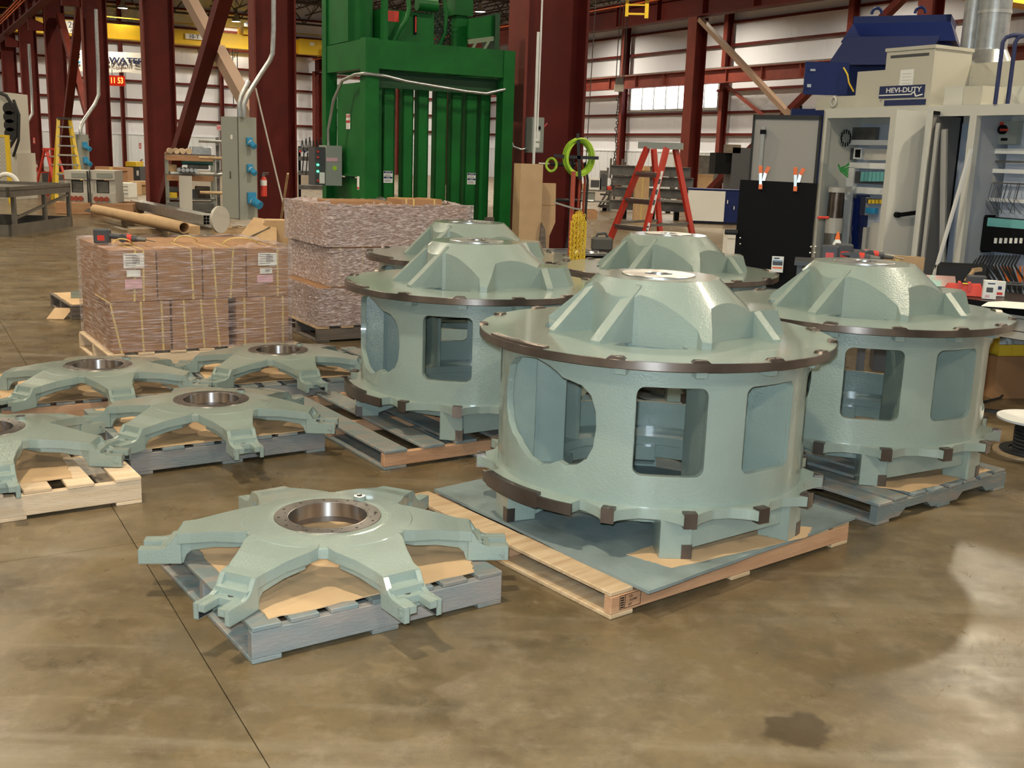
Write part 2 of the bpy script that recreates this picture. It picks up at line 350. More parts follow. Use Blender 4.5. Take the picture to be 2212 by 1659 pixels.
# ---------------------------------------------------------------- walls
def wall(name,n0,v0,n1,v1,inward,label,holes=()):
    """one liner wall with girts, wainscot; inward = unit vector into the hall"""
    a=B(n0,v0); b=B(n1,v1); d=(b-a); L=d.length; d.normalize(); ang=math.atan2(d.y,d.x)
    root=None
    mb=MB(); mb.m=Matrix.Translation(a)@Matrix.Rotation(ang,4,'Z')
    side=1 if (Matrix.Rotation(-ang,4,'Z')@inward).y>0 else -1
    xs=[0,L]; 
    if holes:
        x0,x1,z0,z1=holes
        for r in ((0,x0,0,11.6),(x1,L,0,11.6),(x0,x1,0,z0),(x0,x1,z1,11.6)): mb.box(r[0],r[1],-side*.18 if side>0 else 0,0 if side>0 else .18,r[2],r[3])
    else: mb.box(0,L,-side*.18 if side>0 else 0,0 if side>0 else .18,0,11.6)
    w=mb.build(name,K['liner'],label=label,kind='structure')
    M0=Matrix.Translation(a)@Matrix.Rotation(ang,4,'Z')
    for k in range(7):
        z=3.29+1.2*k
        mb=MB(); mb.m=M0
        y0,y1=sorted((0,side*.20)); 
        segs=[(0,L)]
        if holes and holes[2]<z<holes[3]: segs=[(0,holes[0]-.05),(holes[1]+.05,L)]
        for s0,s1 in segs: mb.box(s0,s1,y0,y1,z-.03,z+.03); mb.box(s0,s1,*sorted((side*.19,side*.21)),z-.11,z+.03)
        mb.build('girt',K['red'],w)
    # ribbed lower liner: real ribs
    mb=MB(); mb.m=M0; n=int(L/.45)
    y0,y1=sorted((0,side*.04)); mb.box(0,L,y0,y1,0,2.22)
    for i in range(n):
        x=L*i/n; yy=sorted((side*.04,side*.07)); mb.box(x,x+.09,yy[0],yy[1],0,2.2)
    mb.box(0,L,*sorted((0,side*.08)),2.2,2.26)
    mb.build('ribbed_liner_panel',K['wains'],w)
    return w,M0,side
wx0=57.2-48.8
wr,MR,sdR=wall('wall_right',41,-14,41,76.1,-UU,'white insulated side wall with red girts and lower ribbed liner',(48.8+14,57.2+14,4.75,6.2))
wl,ML,sdL=wall('wall_left',-46,75.9,41.1,75.9,-VV,'white insulated end wall with dark red girts')
# window in the side wall
mb=MB(); mb.m=MR; mb.box(62.8,71.2,-.10,-.06,4.75,6.2)
win=mb.build('window_1',K['window'],label='long bright daylight window strip high in the side wall',kind='structure')
mb=MB(); mb.m=MR
for x in [62.8+8.4*i/7 for i in range(8)]: mb.box(x-.03,x+.03,-.06,.05,4.75,6.2)
mb.box(62.7,71.3,-.06,.12,6.2,6.28); mb.box(62.7,71.3,-.06,.12,4.6,4.75)
mb.build('window_frame',mat('window_frame_grey',(.45,.45,.42),.5),win)
# personnel door in side wall near photo x 1435
mb=MB(); mb.m=MR; mb.box(66.3,67.4,.04,.10,0,2.15)
dr=mb.build('door_1',mat('door_white',(.62,.64,.66),.5),label='white personnel door in the side wall',kind='structure')
mb=MB(); mb.m=MR
for x in (66.2,67.4): mb.box(x,x+.1,.04,.14,0,2.25)
mb.box(66.2,67.5,.04,.14,2.15,2.25); mb.build('door_frame',K['greyl'],dr)
mb=MB(); mb.m=MR; mb.box(67.2,67.3,.10,.17,.98,1.05); mb.build('door_handle',K['alu'],dr)
# ceiling
mb=MB(); mb.add([tuple(B(a,c,11.6)) for a,c in ((-46,-14),(41.2,-14),(41.2,76.1),(-46,76.1))],[(3,2,1,0)])
mb.add([tuple(B(a,c,11.75)) for a,c in ((-46,-14),(41.2,-14),(41.2,76.1),(-46,76.1))],[(0,1,2,3)])
mb.build('ceiling',K['ceil'],label='grey white roof liner of the hall',kind='structure')
# ---------------------------------------------------------------- roof trusses and joists
ROWS=[-13,6.8,26.6,41]
VROW=[.6,11.2,21.8,32.4,43,53.6,64.2,74.8]
nt_=0
for v in VROW[3:]:
    for r in range(3):
        a,b=ROWS[r],ROWS[r+1]
        ro=thing('roof_truss','dark open web roof truss, %s bay, %s from the end wall'%(('left','middle','right')[r],('fifth','fourth','third','second','first')[VROW[3:].index(v)]),'truss',B(a,v-.3,0),UA,'open web roof trusses under the roof')
        mb=MB(); L=b-a; mb.box(0,L,-.08,.08,10.0,10.12); mb.build('bottom_chord',K['joist'],ro)
        mb=MB(); mb.box(0,L,-.08,.08,11.35,11.5); mb.build('top_chord',K['joist'],ro)
        mb=MB(); k=int(L/1.1)
        for i in range(k):
            x0=L*i/k; x1=L*(i+1)/k; za,zb=(10.06,11.42) if i%2 else (11.42,10.06)
            mb.beam((x0,0,za),(x1,0,zb),.07,.07)
        mb.build('web_bar',K['joist'],ro,kind='stuff')
for n in [x*1.65-12 for x in range(0,32)]:
    ro=thing('roof_joist','slender dark bar joist running along the hall under the roof','joist',B(n,30,0),UA,'bar joists running along the hall')
    mb=MB(); mb.box(-.04,.04,0,45.5,10.72,10.79); mb.build('bottom_chord',K['joist'],ro)
    mb=MB(); mb.box(-.04,.04,0,45.5,11.42,11.5); mb.build('top_chord',K['joist'],ro)
    mb=MB()
    for i in range(38):
        y0=45.5*i/38; y1=45.5*(i+1)/38; za,zb=(10.75,11.45) if i%2 else (11.45,10.75)
        mb.beam((0,y0,za),(0,y1,zb),.035,.035)
    mb.build('web_bar',K['joist'],ro,kind='stuff')
# ---------------------------------------------------------------- lamps
def lamp_proto():
    t=thing('high_bay_lamp','round high bay lamp hanging under the roof','lamp',(0,0,0),0,'high bay lamps under the roof')
    mb=MB(); mb.lathe([(.05,.55),(.10,.52),(.12,.30),(.30,.06),(.32,0),(.30,0),(.28,.05)],20); mb.build('reflector',K['alu'],t,40)
    mb=MB(); mb.cyl((0,0,.52),(0,0,.82),.10,12); mb.cyl((0,0,.82),(0,0,1.7),.015,6); mb.build('ballast_housing',K['dkgrey'],t)
    mb=MB(); mb.lathe([(.001,.0),(.29,.02),(.29,.05)],20); mb.build('lens',K['lampglow'],t)
    return t
lp=lamp_proto(); first=True
ld=bpy.data.lights.new('lamp_light','AREA'); ld.shape='DISK'; ld.size=.6; ld.energy=LAMP_W; ld.color=LAMP_COL; ld.spread=R(165)
l_=bpy.data.objects.new('lamp_light',ld); COL.objects.link(l_); l_.parent=lp; l_.location=(0,0,-.03)
ld2=ld.copy(); ld2.energy=LAMP_W*.25
def place_lamp(n,v,lab=None,z=9.8,dim=False):
    global first
    o=lp if first else copy_tree(lp)
    first=False
    o.location=B(n,v,z)
    if lab: o['label']=lab
    if dim:
        for ch in o.children:
            if ch.type=='LIGHT': ch.data=ld2
lamps=[]
for n in (-9.5,-1.0,10.5,20.5,30.5,37.0):  # second row in the right bay is added to brighten the side wall
    for v in (-8,3,14,25,36,47,58,69): place_lamp(n,v)
for x_,y_,l_a in ((265,18,'round high bay lamp glowing above the banner'),(510,47,'round high bay lamp glowing beside the dark brace above the crane'),(970,33,'round high bay lamp glowing above the green press')):
    p_=fl_pt(x_,y_,9.8); place_lamp(p_.x*UU.x+p_.y*UU.y,p_.x*VV.x+p_.y*VV.y,l_a,dim=True)
# ---------------------------------------------------------------- steel columns
def column(n,v,label,dep=.85,wid=.40,top=11.3,mt='red',grp=None,web=.03):
    t=thing('steel_column',label,'column',B(n,v,0),UA,grp)
    mb=MB(); mb.box(-dep/2+.03,dep/2-.03,-web/2,web/2,.03,top); mb.build('web',K[mt],t)
    for sx in (-1,1):
        mb=MB(); mb.box(*sorted((sx*dep/2,sx*(dep/2-.035))),-wid/2,wid/2,.03,top); mb.build('flange',K['red_l' if sx<0 else mt],t)  # left flange paler: light on its outer face is put into the colour
    mb=MB(); mb.box(-dep/2-.06,dep/2+.06,-wid/2-.06,wid/2+.06,0,.03)
    mb.build('base_plate',K[mt],t)
    return t
cnames={11.2:'massive dark red column beside the green press',21.8:'dark red column carrying the large grey socket box',32.4:'dark red column left of the storage rack with steel tubes in front',
 43:'dark red column carrying the grey box behind the yellow ladder',53.6:'dark red column at left carrying the farther grey socket box',64.2:'far dark red column next to the left picture edge, second last of its row',74.8:'last dark red column of the left row at the end wall'}
C1={}
for v in VROW[1:]:
    C1[v]=column(6.8,v,cnames[v])
for v,l in ((12.0,None),(22.5,'red column behind the blue machine hood at right'),(33.1,'red column standing behind the red step ladder'),(43.7,'red column behind the massive column'),(54.3,'red column hidden mostly by the green press, farther one'),(64.9,'distant red column of the right row near the end wall'),(75.0,'distant red column at the end wall between grey box and press')):
    if l: column(26.6,v,l,dep=.55,wid=.5,top=6.95 if v>30 else 7.0,mt='red')
for v,l in ((67,'slim wall column at the far end of the side wall'),(57.4,'slim red wall column left of the bright window'),(47.8,'slim red wall column right of the bright window'),(38.8,'slim red wall column right of the diagonal brace'),(29,'slim red wall column above the white control cabinets')):
    column(40.55,v,l,dep=.45,wid=.3,top=11.2,mt='red')
for n in (-34,-26,-17,-8,0.5,13.5,20,33):
    column(n,75.55,'slim dark red end wall column at hall position %s'%{-34:'outermost left',-26:'second from left',-17:'third from left',-8:'behind the left machines',.5:'behind the yellow step ladder',13.5:'under the banner beside the clock',20:'behind the storage rack',33:'behind the green press'}[n],dep=.25,wid=.25,top=11.2,mt='red')
# brackets and runway beams
def ibeam(mb,a,b,h,w,tf=.05,tw=.03):
    a=Vector(a); b=Vector(b)
    mb.beam(a+Vector((0,0,h/2-tf/2)),b+Vector((0,0,h/2-tf/2)),w,tf); mb.beam(a-Vector((0,0,h/2-tf/2)),b-Vector((0,0,h/2-tf/2)),w,tf); mb.beam(a,b,tw,h-2*tf)
def runway(n,v0,v1,zc,h,w,label,bars,mt='red',stiff=2.65):
    t=thing('runway_beam',label,'beam',B(n,v0,zc),UA)
    mb=MB(); ibeam(mb,(0,0,0),(0,v1-v0,0),h,w); mb.build('girder',K[mt],t)
    mb=MB(); 
    k=int((v1-v0)/stiff)
    for i in range(k):
        y=(v1-v0)*(i+.5)/k; mb.box(-w/2+.02,w/2-.02,y-.015,y+.015,-h/2+.05,h/2-.05)
    mb.build('stiffener',K[mt],t,kind='stuff')
    mb=MB(); mb.box(-.04,.04,0,v1-v0,h/2,h/2+.08); mb.build('rail',K['steel'],t)
    for i,(dx,dz) in enumerate(bars):
        mb=MB(); mb.box(dx-.02,dx+.02,0,v1-v0,dz-.025,dz+.025); mb.build('conductor_bar',K['orange'],t)
    return t
runway(5.75,20,75.4,7.45,.95,.40,'dark red crane runway beam with orange conductor bars along the left columns',[(-.25,.30),(-.25,.16),(-.25,.02)])
runway(26.6,12,75.4,7.45,.95,.45,'dark red crane runway beam with orange conductor bars across the right half',[(-.27,.34)])
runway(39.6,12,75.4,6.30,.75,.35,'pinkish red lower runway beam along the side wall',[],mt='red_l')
for v in VROW[2:]:
    mb=MB(); mb.prism([(0,0),(.65,0),(.65,.55),(0,.30)],-.12,.12)
    o=mb.build('column_bracket',K['red'],C1[v]); o.rotation_euler=(R(90),0,R(180)); o.location=(-.42,0,6.40)
for v in (57.4,47.8,38.8,67,29):
    pass
# X bracing between column pairs of the left row
def brace(name,pa,pb,w,h,mt,label):
    mb=MB(); d=(pb-pa); 
    mb.beam(pa,pb,w,h,up=UU)
    return mb.build(name,K[mt],label=label,cat='brace')
brace('diagonal_brace',B(6.70,31.9,.05),B(6.70,22.2,6.8),.30,.30,'red','dark red diagonal brace leaning up to the right between two left columns')
brace('diagonal_brace',B(6.98,22.2,1.5),B(6.98,26.6,3.9),.30,.26,'tan','lower tan half brace rising left behind the grey socket box')
brace('diagonal_brace',B(6.98,26.9,4.05),B(6.98,31.9,6.75),.30,.26,'tan','upper tan half brace crossing in front of the yellow crane')
brace('diagonal_brace',B(6.68,53.2,.05),B(6.68,43.4,8.1),.30,.30,'red','far dark red diagonal brace behind the yellow ladder')
brace('diagonal_brace',B(7.0,43.4,.6),B(7.0,53.2,7.06),.30,.26,'red_l','far pinkish diagonal brace leaning left beside the banner')
# X bracing at right between row two columns
brace('diagonal_brace',B(26.45,32.8,6.85),B(26.45,23.0,.05),.16,.22,'tan','thin tan diagonal brace sloping down right of the red step ladder')
brace('diagonal_brace',B(26.75,32.8,.05),B(26.75,23.5,6.85),.20,.26,'red','dark red diagonal brace rising right behind the control cabinets')
brace('diagonal_brace',B(39.9,47.6,6.2),B(39.9,38.9,1.6),.14,.16,'red_l','thin pinkish diagonal brace sloping along the side wall')
# ================================================================ pallets
def pallet(loc, ang, L, Wd, label, nd=7, deck='wood_b', stri='wood_m', bot='wood_b', h=.135, ns=3, bw=None, notch=False, group='shipping pallets on the floor', jit=.012):
    """local x along the stringers (front edge), y away; origin = front left corner on the floor"""
    t=thing('wooden_pallet',label,'pallet',(loc[0],loc[1],0),ang,group)
    dt=.018; sh=h-2*dt
    bw=bw or min(.12,L/nd*.74)
    for i in range(ns):
        y=(Wd-.04)*i/(ns-1); mb=MB()
        if notch:
            p=[(0,dt),(L*.16,dt),(L*.20,dt+.035),(L*.36,dt+.035),(L*.40,dt),(L*.60,dt),(L*.64,dt+.035),(L*.80,dt+.035),(L*.84,dt),(L,dt),(L,h-dt),(0,h-dt)]
            mb.m=Matrix.Translation((0,y+.04,0))@Matrix.Rotation(R(90),4,'X'); mb.prism(p,0,.04)
        else: mb.bbox(0,L,y,y+.04,dt,h-dt,.003)
        mb.build('stringer',K[stri],t)
    md=MB(); md.bbox(-bw/2,bw/2,0,Wd,0,dt,.003); me=md.mesh('deck_board'); me.materials.append(K[deck])
    # long grain follows y on these boards
    for i in range(nd):
        x=bw/2+(L-bw)*i/(nd-1)
        o=inst(me,'deck_board',t,(x+random.uniform(-jit,jit)*(0<i<nd-1),random.uniform(-jit,jit)*.6,h-dt),(0,0,random.uniform(-.006,.006)))
    md=MB(); md.bbox(-bw/2,bw/2,0,Wd,0,dt,.003); me=md.mesh('bottom_board'); me.materials.append(K[bot])
    for x in (bw/2,L/2,L-bw/2): inst(me,'bottom_board',t,(x,0,0))
    return t
def wavy(pts, n, amp):
    out=[]
    for i in range(len(pts)):
        a=Vector(pts[i]); b=Vector(pts[(i+1)%len(pts)]); d=b-a; nn=Vector((-d.y,d.x)).normalized()
        for k in range(n):
            out.append(a+d*(k/n)+nn*random.uniform(-amp,amp)*(k>0))
    return out
def sheet(name, pts, z, th, m, label, cat, group=None, amp=.004, n=14):
    mb=MB(); c=sum((Vector(p) for p in pts),Vector((0,0)))/len(pts)
    mb.prism([(p.x-c.x,p.y-c.y) for p in wavy([Vector(p) for p in pts],n,amp)],0,th)
    o=mb.build(name,m,None,label=label,cat=cat,group=group); o.location=(c.x,c.y,z); return o
def rot2(p,a): return Vector((p[0]*math.cos(a)-p[1]*math.sin(a),p[0]*math.sin(a)+p[1]*math.cos(a)))
# ================================================================ six-armed bearing spider
def arm_section(mb, secs):
    """secs: (r, hw, ztop, zbot) -> loft of boxes along +x"""
    vs=[];fs=[]
    for r,hw,zt,zb in secs: vs+=[(r,-hw,zb),(r,hw,zb),(r,hw,zt),(r,-hw,zt)]
    n=len(secs)
    for i in range(n-1):
        a=i*4;b=a+4
        for k in range(4): fs.append((a+k,a+(k+1)%4,b+(k+1)%4,b+k))
    fs.append((0,1,2,3)); e=(n-1)*4; fs.append((e+3,e+2,e+1,e)); mb.add(vs,fs)
def spider():
    t=thing('bearing_spider','x','casting',(0,0,0),0,'six armed spider castings on pallets')
    t30=math.tan(R(30))
    # hub
    mb=MB(); mb.lathe([(.165,.085),(.165,.152),(.205,.1635),(.25,.1605),(.30,.1565),(.326,.1535),(.330,.150),(.330,.112),(.22,.085)],84,close=True)
    hub=mb.build('hub',K['paint'],t,30)
    am=MB()
    arm_section(am,[(.20,.10,.160,.105),(.29,.150,.1555,.108),(.335,.140,.150,.106),(.42,.106,.140,.098),(.51,.079,.124,.082),(.558,.075,.119,.078)])
    # web below the flange with arched underside
    arm_section(am,[(.24,.09,.12,.086),(.335,.122,.11,.082),(.42,.092,.11,.072),(.51,.066,.09,.050),(.528,.066,.09,.034),(.540,.066,.09,.0),(.60,.066,.08,.0)])
    # horns: side cheeks sweeping down to the prongs
    prof=[(.545,.119),(.562,.117),(.574,.098),(.586,.079),(.602,.065),(.625,.0575),(.705,.0575)]
    for s in (-1,1):
        vs=[];fs=[]
        for r,z in prof: vs+=[(r,s*.075,0),(r,s*.075,z),(r,s*.054,z),(r,s*.054,0)]
        n=len(prof)
        for i in range(n-1):
            a=i*4
            for k in range(4): fs.append((a+k,a+(k+1)%4,a+4+(k+1)%4,a+4+k))
        fs+=[(0,1,2,3),tuple((n-1)*4+k for k in (3,2,1,0))]; am.add(vs,fs)
        am.box(.62,.705,*sorted((s*.026,s*.056)),.030,.0565)
    am.box(.55,.630,-.057,.057,.03,.0565)
    am.box(.54,.560,-.057,.057,.0,.115)
    me=am.mesh('arm'); me.materials.append(K['paint'])
    hb=MB(); hb.cyl((.598,0,.056),(.598,0,.0575),.012,14); mh=hb.mesh('bolt_hole'); mh.materials.append(K['steel_dark'])
    hb=MB(); 
    for s in (-1,1): hb.box(.632,.703,*sorted((s*.0265,s*.0535)),.0285,.0298); hb.box(.632,.703,*sorted((s*.0525,s*.0535)),.004,.0298)
    ms=hb.mesh('machined_slot'); ms.materials.append(K['hole'])
    arms=[]
    for k in range(6):
        a=inst(me,'arm',t,(0,0,0),(0,0,R(60*k))); arms.append(a)
        inst(mh,'bolt_hole',a); inst(ms,'machined_slot',a)
    mb=MB(); mb.lathe([(.155,.085),(.155,.163),(.157,.166),(.2055,.166),(.2075,.163),(.2075,.15)],72); rg=mb.build('machined_ring',K['steel_ring'],t,30)
    mb=MB(); mb.lathe([(.152,.165),(.1555,.165),(.1555,.108),(.152,.108)],72,close=True); mb.build('bore',mat_bore,rg,30)
    mh=MB(); mh.cyl((0,0,.165),(0,0,.1668),.0055,10); mm=mh.mesh('bolt_hole'); mm.materials.append(K['hole'])
    for k in range(12):
        a=R(30*k+8); inst(mm,'bolt_hole',rg,(.188*math.cos(a),.188*math.sin(a),0))
    mh=MB(); mh.cyl((0,0,.165),(0,0,.1666),.0032,8); mm=mh.mesh('dowel_hole'); mm.materials.append(K['hole'])
    for k in range(12):
        a=R(30*k+21); inst(mm,'dowel_hole',rg,(.168*math.cos(a),.168*math.sin(a),0))
    mb=MB(); mb.cyl((0,0,.14),(0,0,.176),.026,20); bs=mb.build('lifting_boss',K['paint'],t,40); bs.location=(.235*math.cos(R(60)),.235*math.sin(R(60)),0)
    mb=MB(); mb.cyl((0,0,.176),(0,0,.1775),.023,18); bt=mb.build('boss_face',K['steel_br'],bs); 
    mb=MB(); mb.cyl((0,0,.1776),(0,0,.1784),.011,14); mb.build('boss_hole',K['hole'],bs)
    return t,arms
mat_bore=mat('bore_steel',(.50,.47,.45),.30,1.0,aniso=.9)
SP,arms=spider()
for k,s in ((0,'4'),(5,'5'),(4,'6'),(1,'2'),(3,'1')):
    o=text('cast_numeral',s,.05,K['paint'],arms[k],(.678,-.0755,.028),(R(90),0,0),.0022,.0015)
# placement: (ring centre x, y), rotation of arms, pallet front-left corner + angle + size
def put_spider(c, a, z, lab, o=None):
    o=o or copy_tree(SP); o.location=(c[0],c[1],z); o.rotation_euler=(0,0,R(a)); o['label']=lab; return o
CT=.004
def spider_set(c, a, fl_corner, pang, L, Wd, lab_s, lab_p, lab_c, deck, stri, bot, cpts, o=None, nd=7, h=.135):
    pallet(fl_corner,R(pang),L,Wd,lab_p,nd,deck,stri,bot,h=h)
    pts=[Vector(fl_corner[:2])+rot2(p,R(pang)) for p in cpts]
    sheet('cardboard_sheet',pts,h+.001,CT,K['card'],lab_c,'cardboard','cardboard sheets under the spiders',amp=.007,n=18)
    put_spider(c,a,h+CT+.0015,lab_s,o)
spider_set((-.70,3.975),7,(-.838,3.312),35.0,1.008,1.008,'large six armed green spider casting in the front, ring facing up','grey oversprayed pallet under the foremost spider','clean tan cardboard sheet under the foremost spider','wood_b','wood_m','wood_b',[(.07,.03),(.90,.035),(.985,.20),(.985,.99),(.08,1.0)],SP)
S2=(-1.689,5.87)
spider_set(S2,1,(-1.964,5.337),34,1.09,1.05,'green spider casting in the second row, middle of the three left pallets','pallet with pink grey front board under the middle spider','tan cardboard with torn front edge under the middle spider','wood_b','wood_m','wood_b',[(.03,.01),(1.07,.0),(1.07,1.0),(.05,1.0)])
S3=(-2.607,5.084)
spider_set(S3,3,(-2.72,4.29),33.9,1.15,1.05,'green spider casting cut off by the left picture edge','pallet with fresh pale wood front board at the left edge','tan cardboard under the spider at the left edge','wood_w','wood_w','wood_w',[(.0,.17),(.86,.11),(.93,.95),(.03,1.0)],nd=6)
S4=(-2.65,6.713)
spider_set(S4,4,(-3.02,6.17),32,1.04,1.02,'green spider casting just left of the carton stack front','pallet with orange stained front board under the left rear spider','tan cardboard under the left rear spider','wood_b','wood_o','wood_b',[(.02,.03),(1.0,.02),(1.0,1.0),(.03,1.0)])
S5=(-1.658,7.441)
spider_set(S5,3,(-1.93,6.86),31,1.06,1.0,'green spider casting in front of the wrapped carton stack','dark grey pallet under the spider in front of the cartons','tan cardboard under the spider in front of the cartons','wood_b','wood_m','wood_b',[(.0,.10),(1.0,.09),(1.0,.97),(.05,.97)])
# far spider behind the carton stack
c6=fl_pt(150,690)
spider_set((c6.x+.52,c6.y+.62),5,(c6.x+.02,c6.y),34,1.0,1.0,'far small looking spider casting mostly hidden behind the carton stack','dark pallet far left behind the carton stack','tan cardboard under the farthest spider','wood_d','wood_d','wood_d',[(.02,.03),(.97,.02),(.97,.97),(.03,.97)])
mb=MB(); mb.add([(0,0,0),(.16,.02,0),(.20,.16,.09),(.03,.14,.09),(0,0,.004),(.16,.02,.004),(.20,.16,.094),(.03,.14,.094)],[(0,1,2,3),(7,6,5,4),(0,4,5,1),(1,5,6,2),(2,6,7,3),(3,7,4,0)])
o=mb.build('cardboard_scrap',K['card'],label='loose tan cardboard flap leaning on the far left pallet',cat='cardboard'); q=fl_pt(100,690); o.location=(q.x,q.y,.002)
# ================================================================ turbine housing (drum, flanges, hub)
RW=.70
def housing():
    t=thing('turbine_housing','x','casting',(0,0,0),0,'green turbine housings on pallets')
    # ---- drum wall with rounded openings
    mb=MB(); zlo,zhi=.13,.758; th=.032
    def P(az,z,r): return (r*math.cos(az),r*math.sin(az),z)
    def rrect(a0,a1,z0,z1,rad):
        x0,x1=R(a0)*RW,R(a1)*RW; pts=[]
        for cx,cz,s in ((x1-rad,z1-rad,0),(x0+rad,z1-rad,90),(x0+rad,z0+rad,180),(x1-rad,z0+rad,270)):
            for k in range(6):
                a=R(s+90*k/5); pts.append((cx+rad*math.cos(a),cz+rad*math.sin(a)))
        return pts
    def poly(l): return [(R(a)*RW,z-.155) for a,z in l]
    irregular=poly([(-161.8,.671),(-160.8,.75),(-159,.81),(-155,.848),(-149,.868),(-141,.878),(-135,.86),(-131,.838),(-128.8,.820),(-125,.812),(-121,.800),(-117.6,.765),(-115.6,.70),(-115.2,.63),(-116,.55),(-118,.50),(-121.5,.468),(-126,.452),(-129.2,.464),(-133,.440),(-138,.424),(-144,.440),(-149,.472),(-152,.50),(-155,.515),(-158.5,.555),(-161,.61)])
    cells=[(-171,-108.7,irregular)]
    for a0,a1,m in ((-108.7,-70.8,-90.4),(-70.8,-32.9,-52.5),(-32.9,5,-14.6),(5,55,30),(55,98,77),(98,138,118)):
        cells.append((a0,a1,rrect(m-11.8-(m==77)*2,m+11.8+(m==77)*2,.302,.668,.035)))
    cells.append((138,189,rrect(146,178,.32,.66,.05)))
    def ray_poly(c,d,pts):
        best=None; n=len(pts)
        for i in range(n):
            ax,az=pts[i]; bx,bz=pts[(i+1)%n]; ex,ez=bx-ax,bz-az; den=d[0]*ez-d[1]*ex
            if abs(den)<1e-12: continue
            tt=((ax-c[0])*ez-(az-c[1])*ex)/den; u=((ax-c[0])*d[1]-(az-c[1])*d[0])/den
            if tt>1e-9 and -1e-9<=u<=1+1e-9 and (best is None or tt>best): best=tt
        return best
    for a0,a1,pts in cells:
        x0,x1=R(a0)*RW,R(a1)*RW
        cx=sum(p[0] for p in pts)/len(pts); cz=sum(p[1] for p in pts)/len(pts)
        angs=[math.atan2(p[1]-cz,p[0]-cx) for p in pts]+[math.atan2(z-cz,x-cx) for x in (x0,x1) for z in (zlo,zhi)]
        angs+=[2*math.pi*k/40-math.pi for k in range(40)]
        angs=sorted(angs); ang=[]
        for a in angs:
            if not ang or a-ang[-1]>.004: ang.append(a)
        n=len(ang); KR=6; vs=[]; fs=[]
        for a in ang:
            d=(math.cos(a),math.sin(a)); ti=ray_poly((cx,cz),d,pts)
            to=min([((x1 if d[0]>0 else x0)-cx)/d[0] if abs(d[0])>1e-9 else 9e9, ((zhi if d[1]>0 else zlo)-cz)/d[1] if abs(d[1])>1e-9 else 9e9])
            for k in range(KR+1):
                q=ti+(to-ti)*k/KR; x=cx+d[0]*q; z=cz+d[1]*q
                vs.append(P(x/RW,z,RW)); vs.append(P(x/RW,z,RW-th))
        S=2*(KR+1)
        for i in range(n):
            j=(i+1)%n
            for k in range(KR):
                a=i*S+2*k; b=j*S+2*k
                fs.append((a,a+2,b+2,b)); fs.append((a+1,b+1,b+3,a+3))
            fs.append((i*S,j*S,j*S+1,i*S+1))
        mb.add(vs,fs)
    mb.build('drum_wall',K['paint'],t,30)
    # ---- radial guide plates inside the openings
    def plate(az,r0,r1,z0=.165,z1=.755,thk=.022,slope=.0):
        m=MB(); m.add([(r0+slope,-thk/2,z0),(r1,-thk/2,z0),(r1,-thk/2,z1),(r0,-thk/2,z1),(r0+slope,thk/2,z0),(r1,thk/2,z0),(r1,thk/2,z1),(r0,thk/2,z1)],[(0,1,2,3),(7,6,5,4),(0,4,5,1),(1,5,6,2),(2,6,7,3),(3,7,4,0)])
        o=m.build('guide_plate',K['paint'],t); o.rotation_euler=(0,0,R(az)); return o
    for az in (-77.6,-40.0,-2,43,93,132): plate(az,.46,.685)
    plate(-163.5,.56,.685); plate(-172,.40,.60); plate(-113.4,.50,.685); plate(162,.45,.685)
    # ---- top flange plate with kidney openings
    mb=MB(); zt,zb=.789,.753
    thetas=[R(-180+3*k) for k in range(120)]; rs=[.10,.33,.40,.42,.50,.62,.797]
    def hole(deg,i):
        r0,r1=rs[i],rs[i+1]
        return (-119<=deg<-83 and .33<=r0 and r1<=.501) or (165<=deg<180 and .42<=r0 and r1<=.501) or (-180<=deg<-177 and .42<=r0 and r1<=.501)
    n=len(thetas); m=len(rs); vs=[]
    for z in (zt,zb):
        for a in thetas: vs+=[(r*math.cos(a),r*math.sin(a),z) for r in rs]
    fs=[]; off=n*m
    H=[[hole(-180+3*i,j) for j in range(m-1)] for i in range(n)]
    for i in range(n):
        k=(i+1)%n
        for j in range(m-1):
            if H[i][j]: continue
            a,b=i*m+j,k*m+j; fs.append((a,a+1,b+1,b)); fs.append((off+a,off+b,off+b+1,off+a+1))
            if j+1>=m-1 or H[i][j+1]: fs.append((a+1,off+a+1,off+b+1,b+1))
            if j==0 or H[i][j-1]: fs.append((a,b,off+b,off+a))
            if H[k][j]: fs.append((b,b+1,off+b+1,off+b))
            if H[i-1][j]: fs.append((a,off+a,off+a+1,a+1))
    mb.add(vs,fs); tf=mb.build('top_flange',K['paint'],t)
    mb=MB(); mb.lathe([(.795,.7875),(.7985,.7885),(.800,.7865),(.800,.754),(.7975,.7515),(.790,.7515)],120); mb.build('machined_rim',K['steel_dark'],tf,35)
    TA=[-108,-84,-60,-36,-12,12,36,60,84,108,132,156,180]
    def padmesh(h,w,r0,r1,nm,mk):
        q=MB(); q.add([(r0,-w*.75,0),(r1,-w*.75,0),(r1,w*.75,0),(r0,w*.75,0),(r0,-w*.5,h),(r1,-w*.5,h),(r1,w*.5,h),(r0,w*.5,h)],[(4,5,6,7),(0,1,5,4),(1,2,6,5),(2,3,7,6),(3,0,4,7),(3,2,1,0)])
        me=q.mesh(nm); me.materials.append(K[mk]); return me
    pm=padmesh(.010,.050,.762,.7995,'machined_pad','steel_dark')
    q=MB(); q.box(.700,.765,-.024,.024,.722,.7535); lm=q.mesh('flange_lug'); lm.materials.append(K['paint'])
    q=MB(); q.cyl((.78,0,.0102),(.78,0,.0108),.004,8); hm=q.mesh('dowel_pin'); hm.materials.append(K['steel_br'])
    for a in TA:
        o=inst(pm,'machined_pad',tf,(0,0,.7885),(0,0,R(a))); inst(hm,'dowel_pin',o)
        inst(lm,'flange_lug',t,(0,0,0),(0,0,R(a+1)))
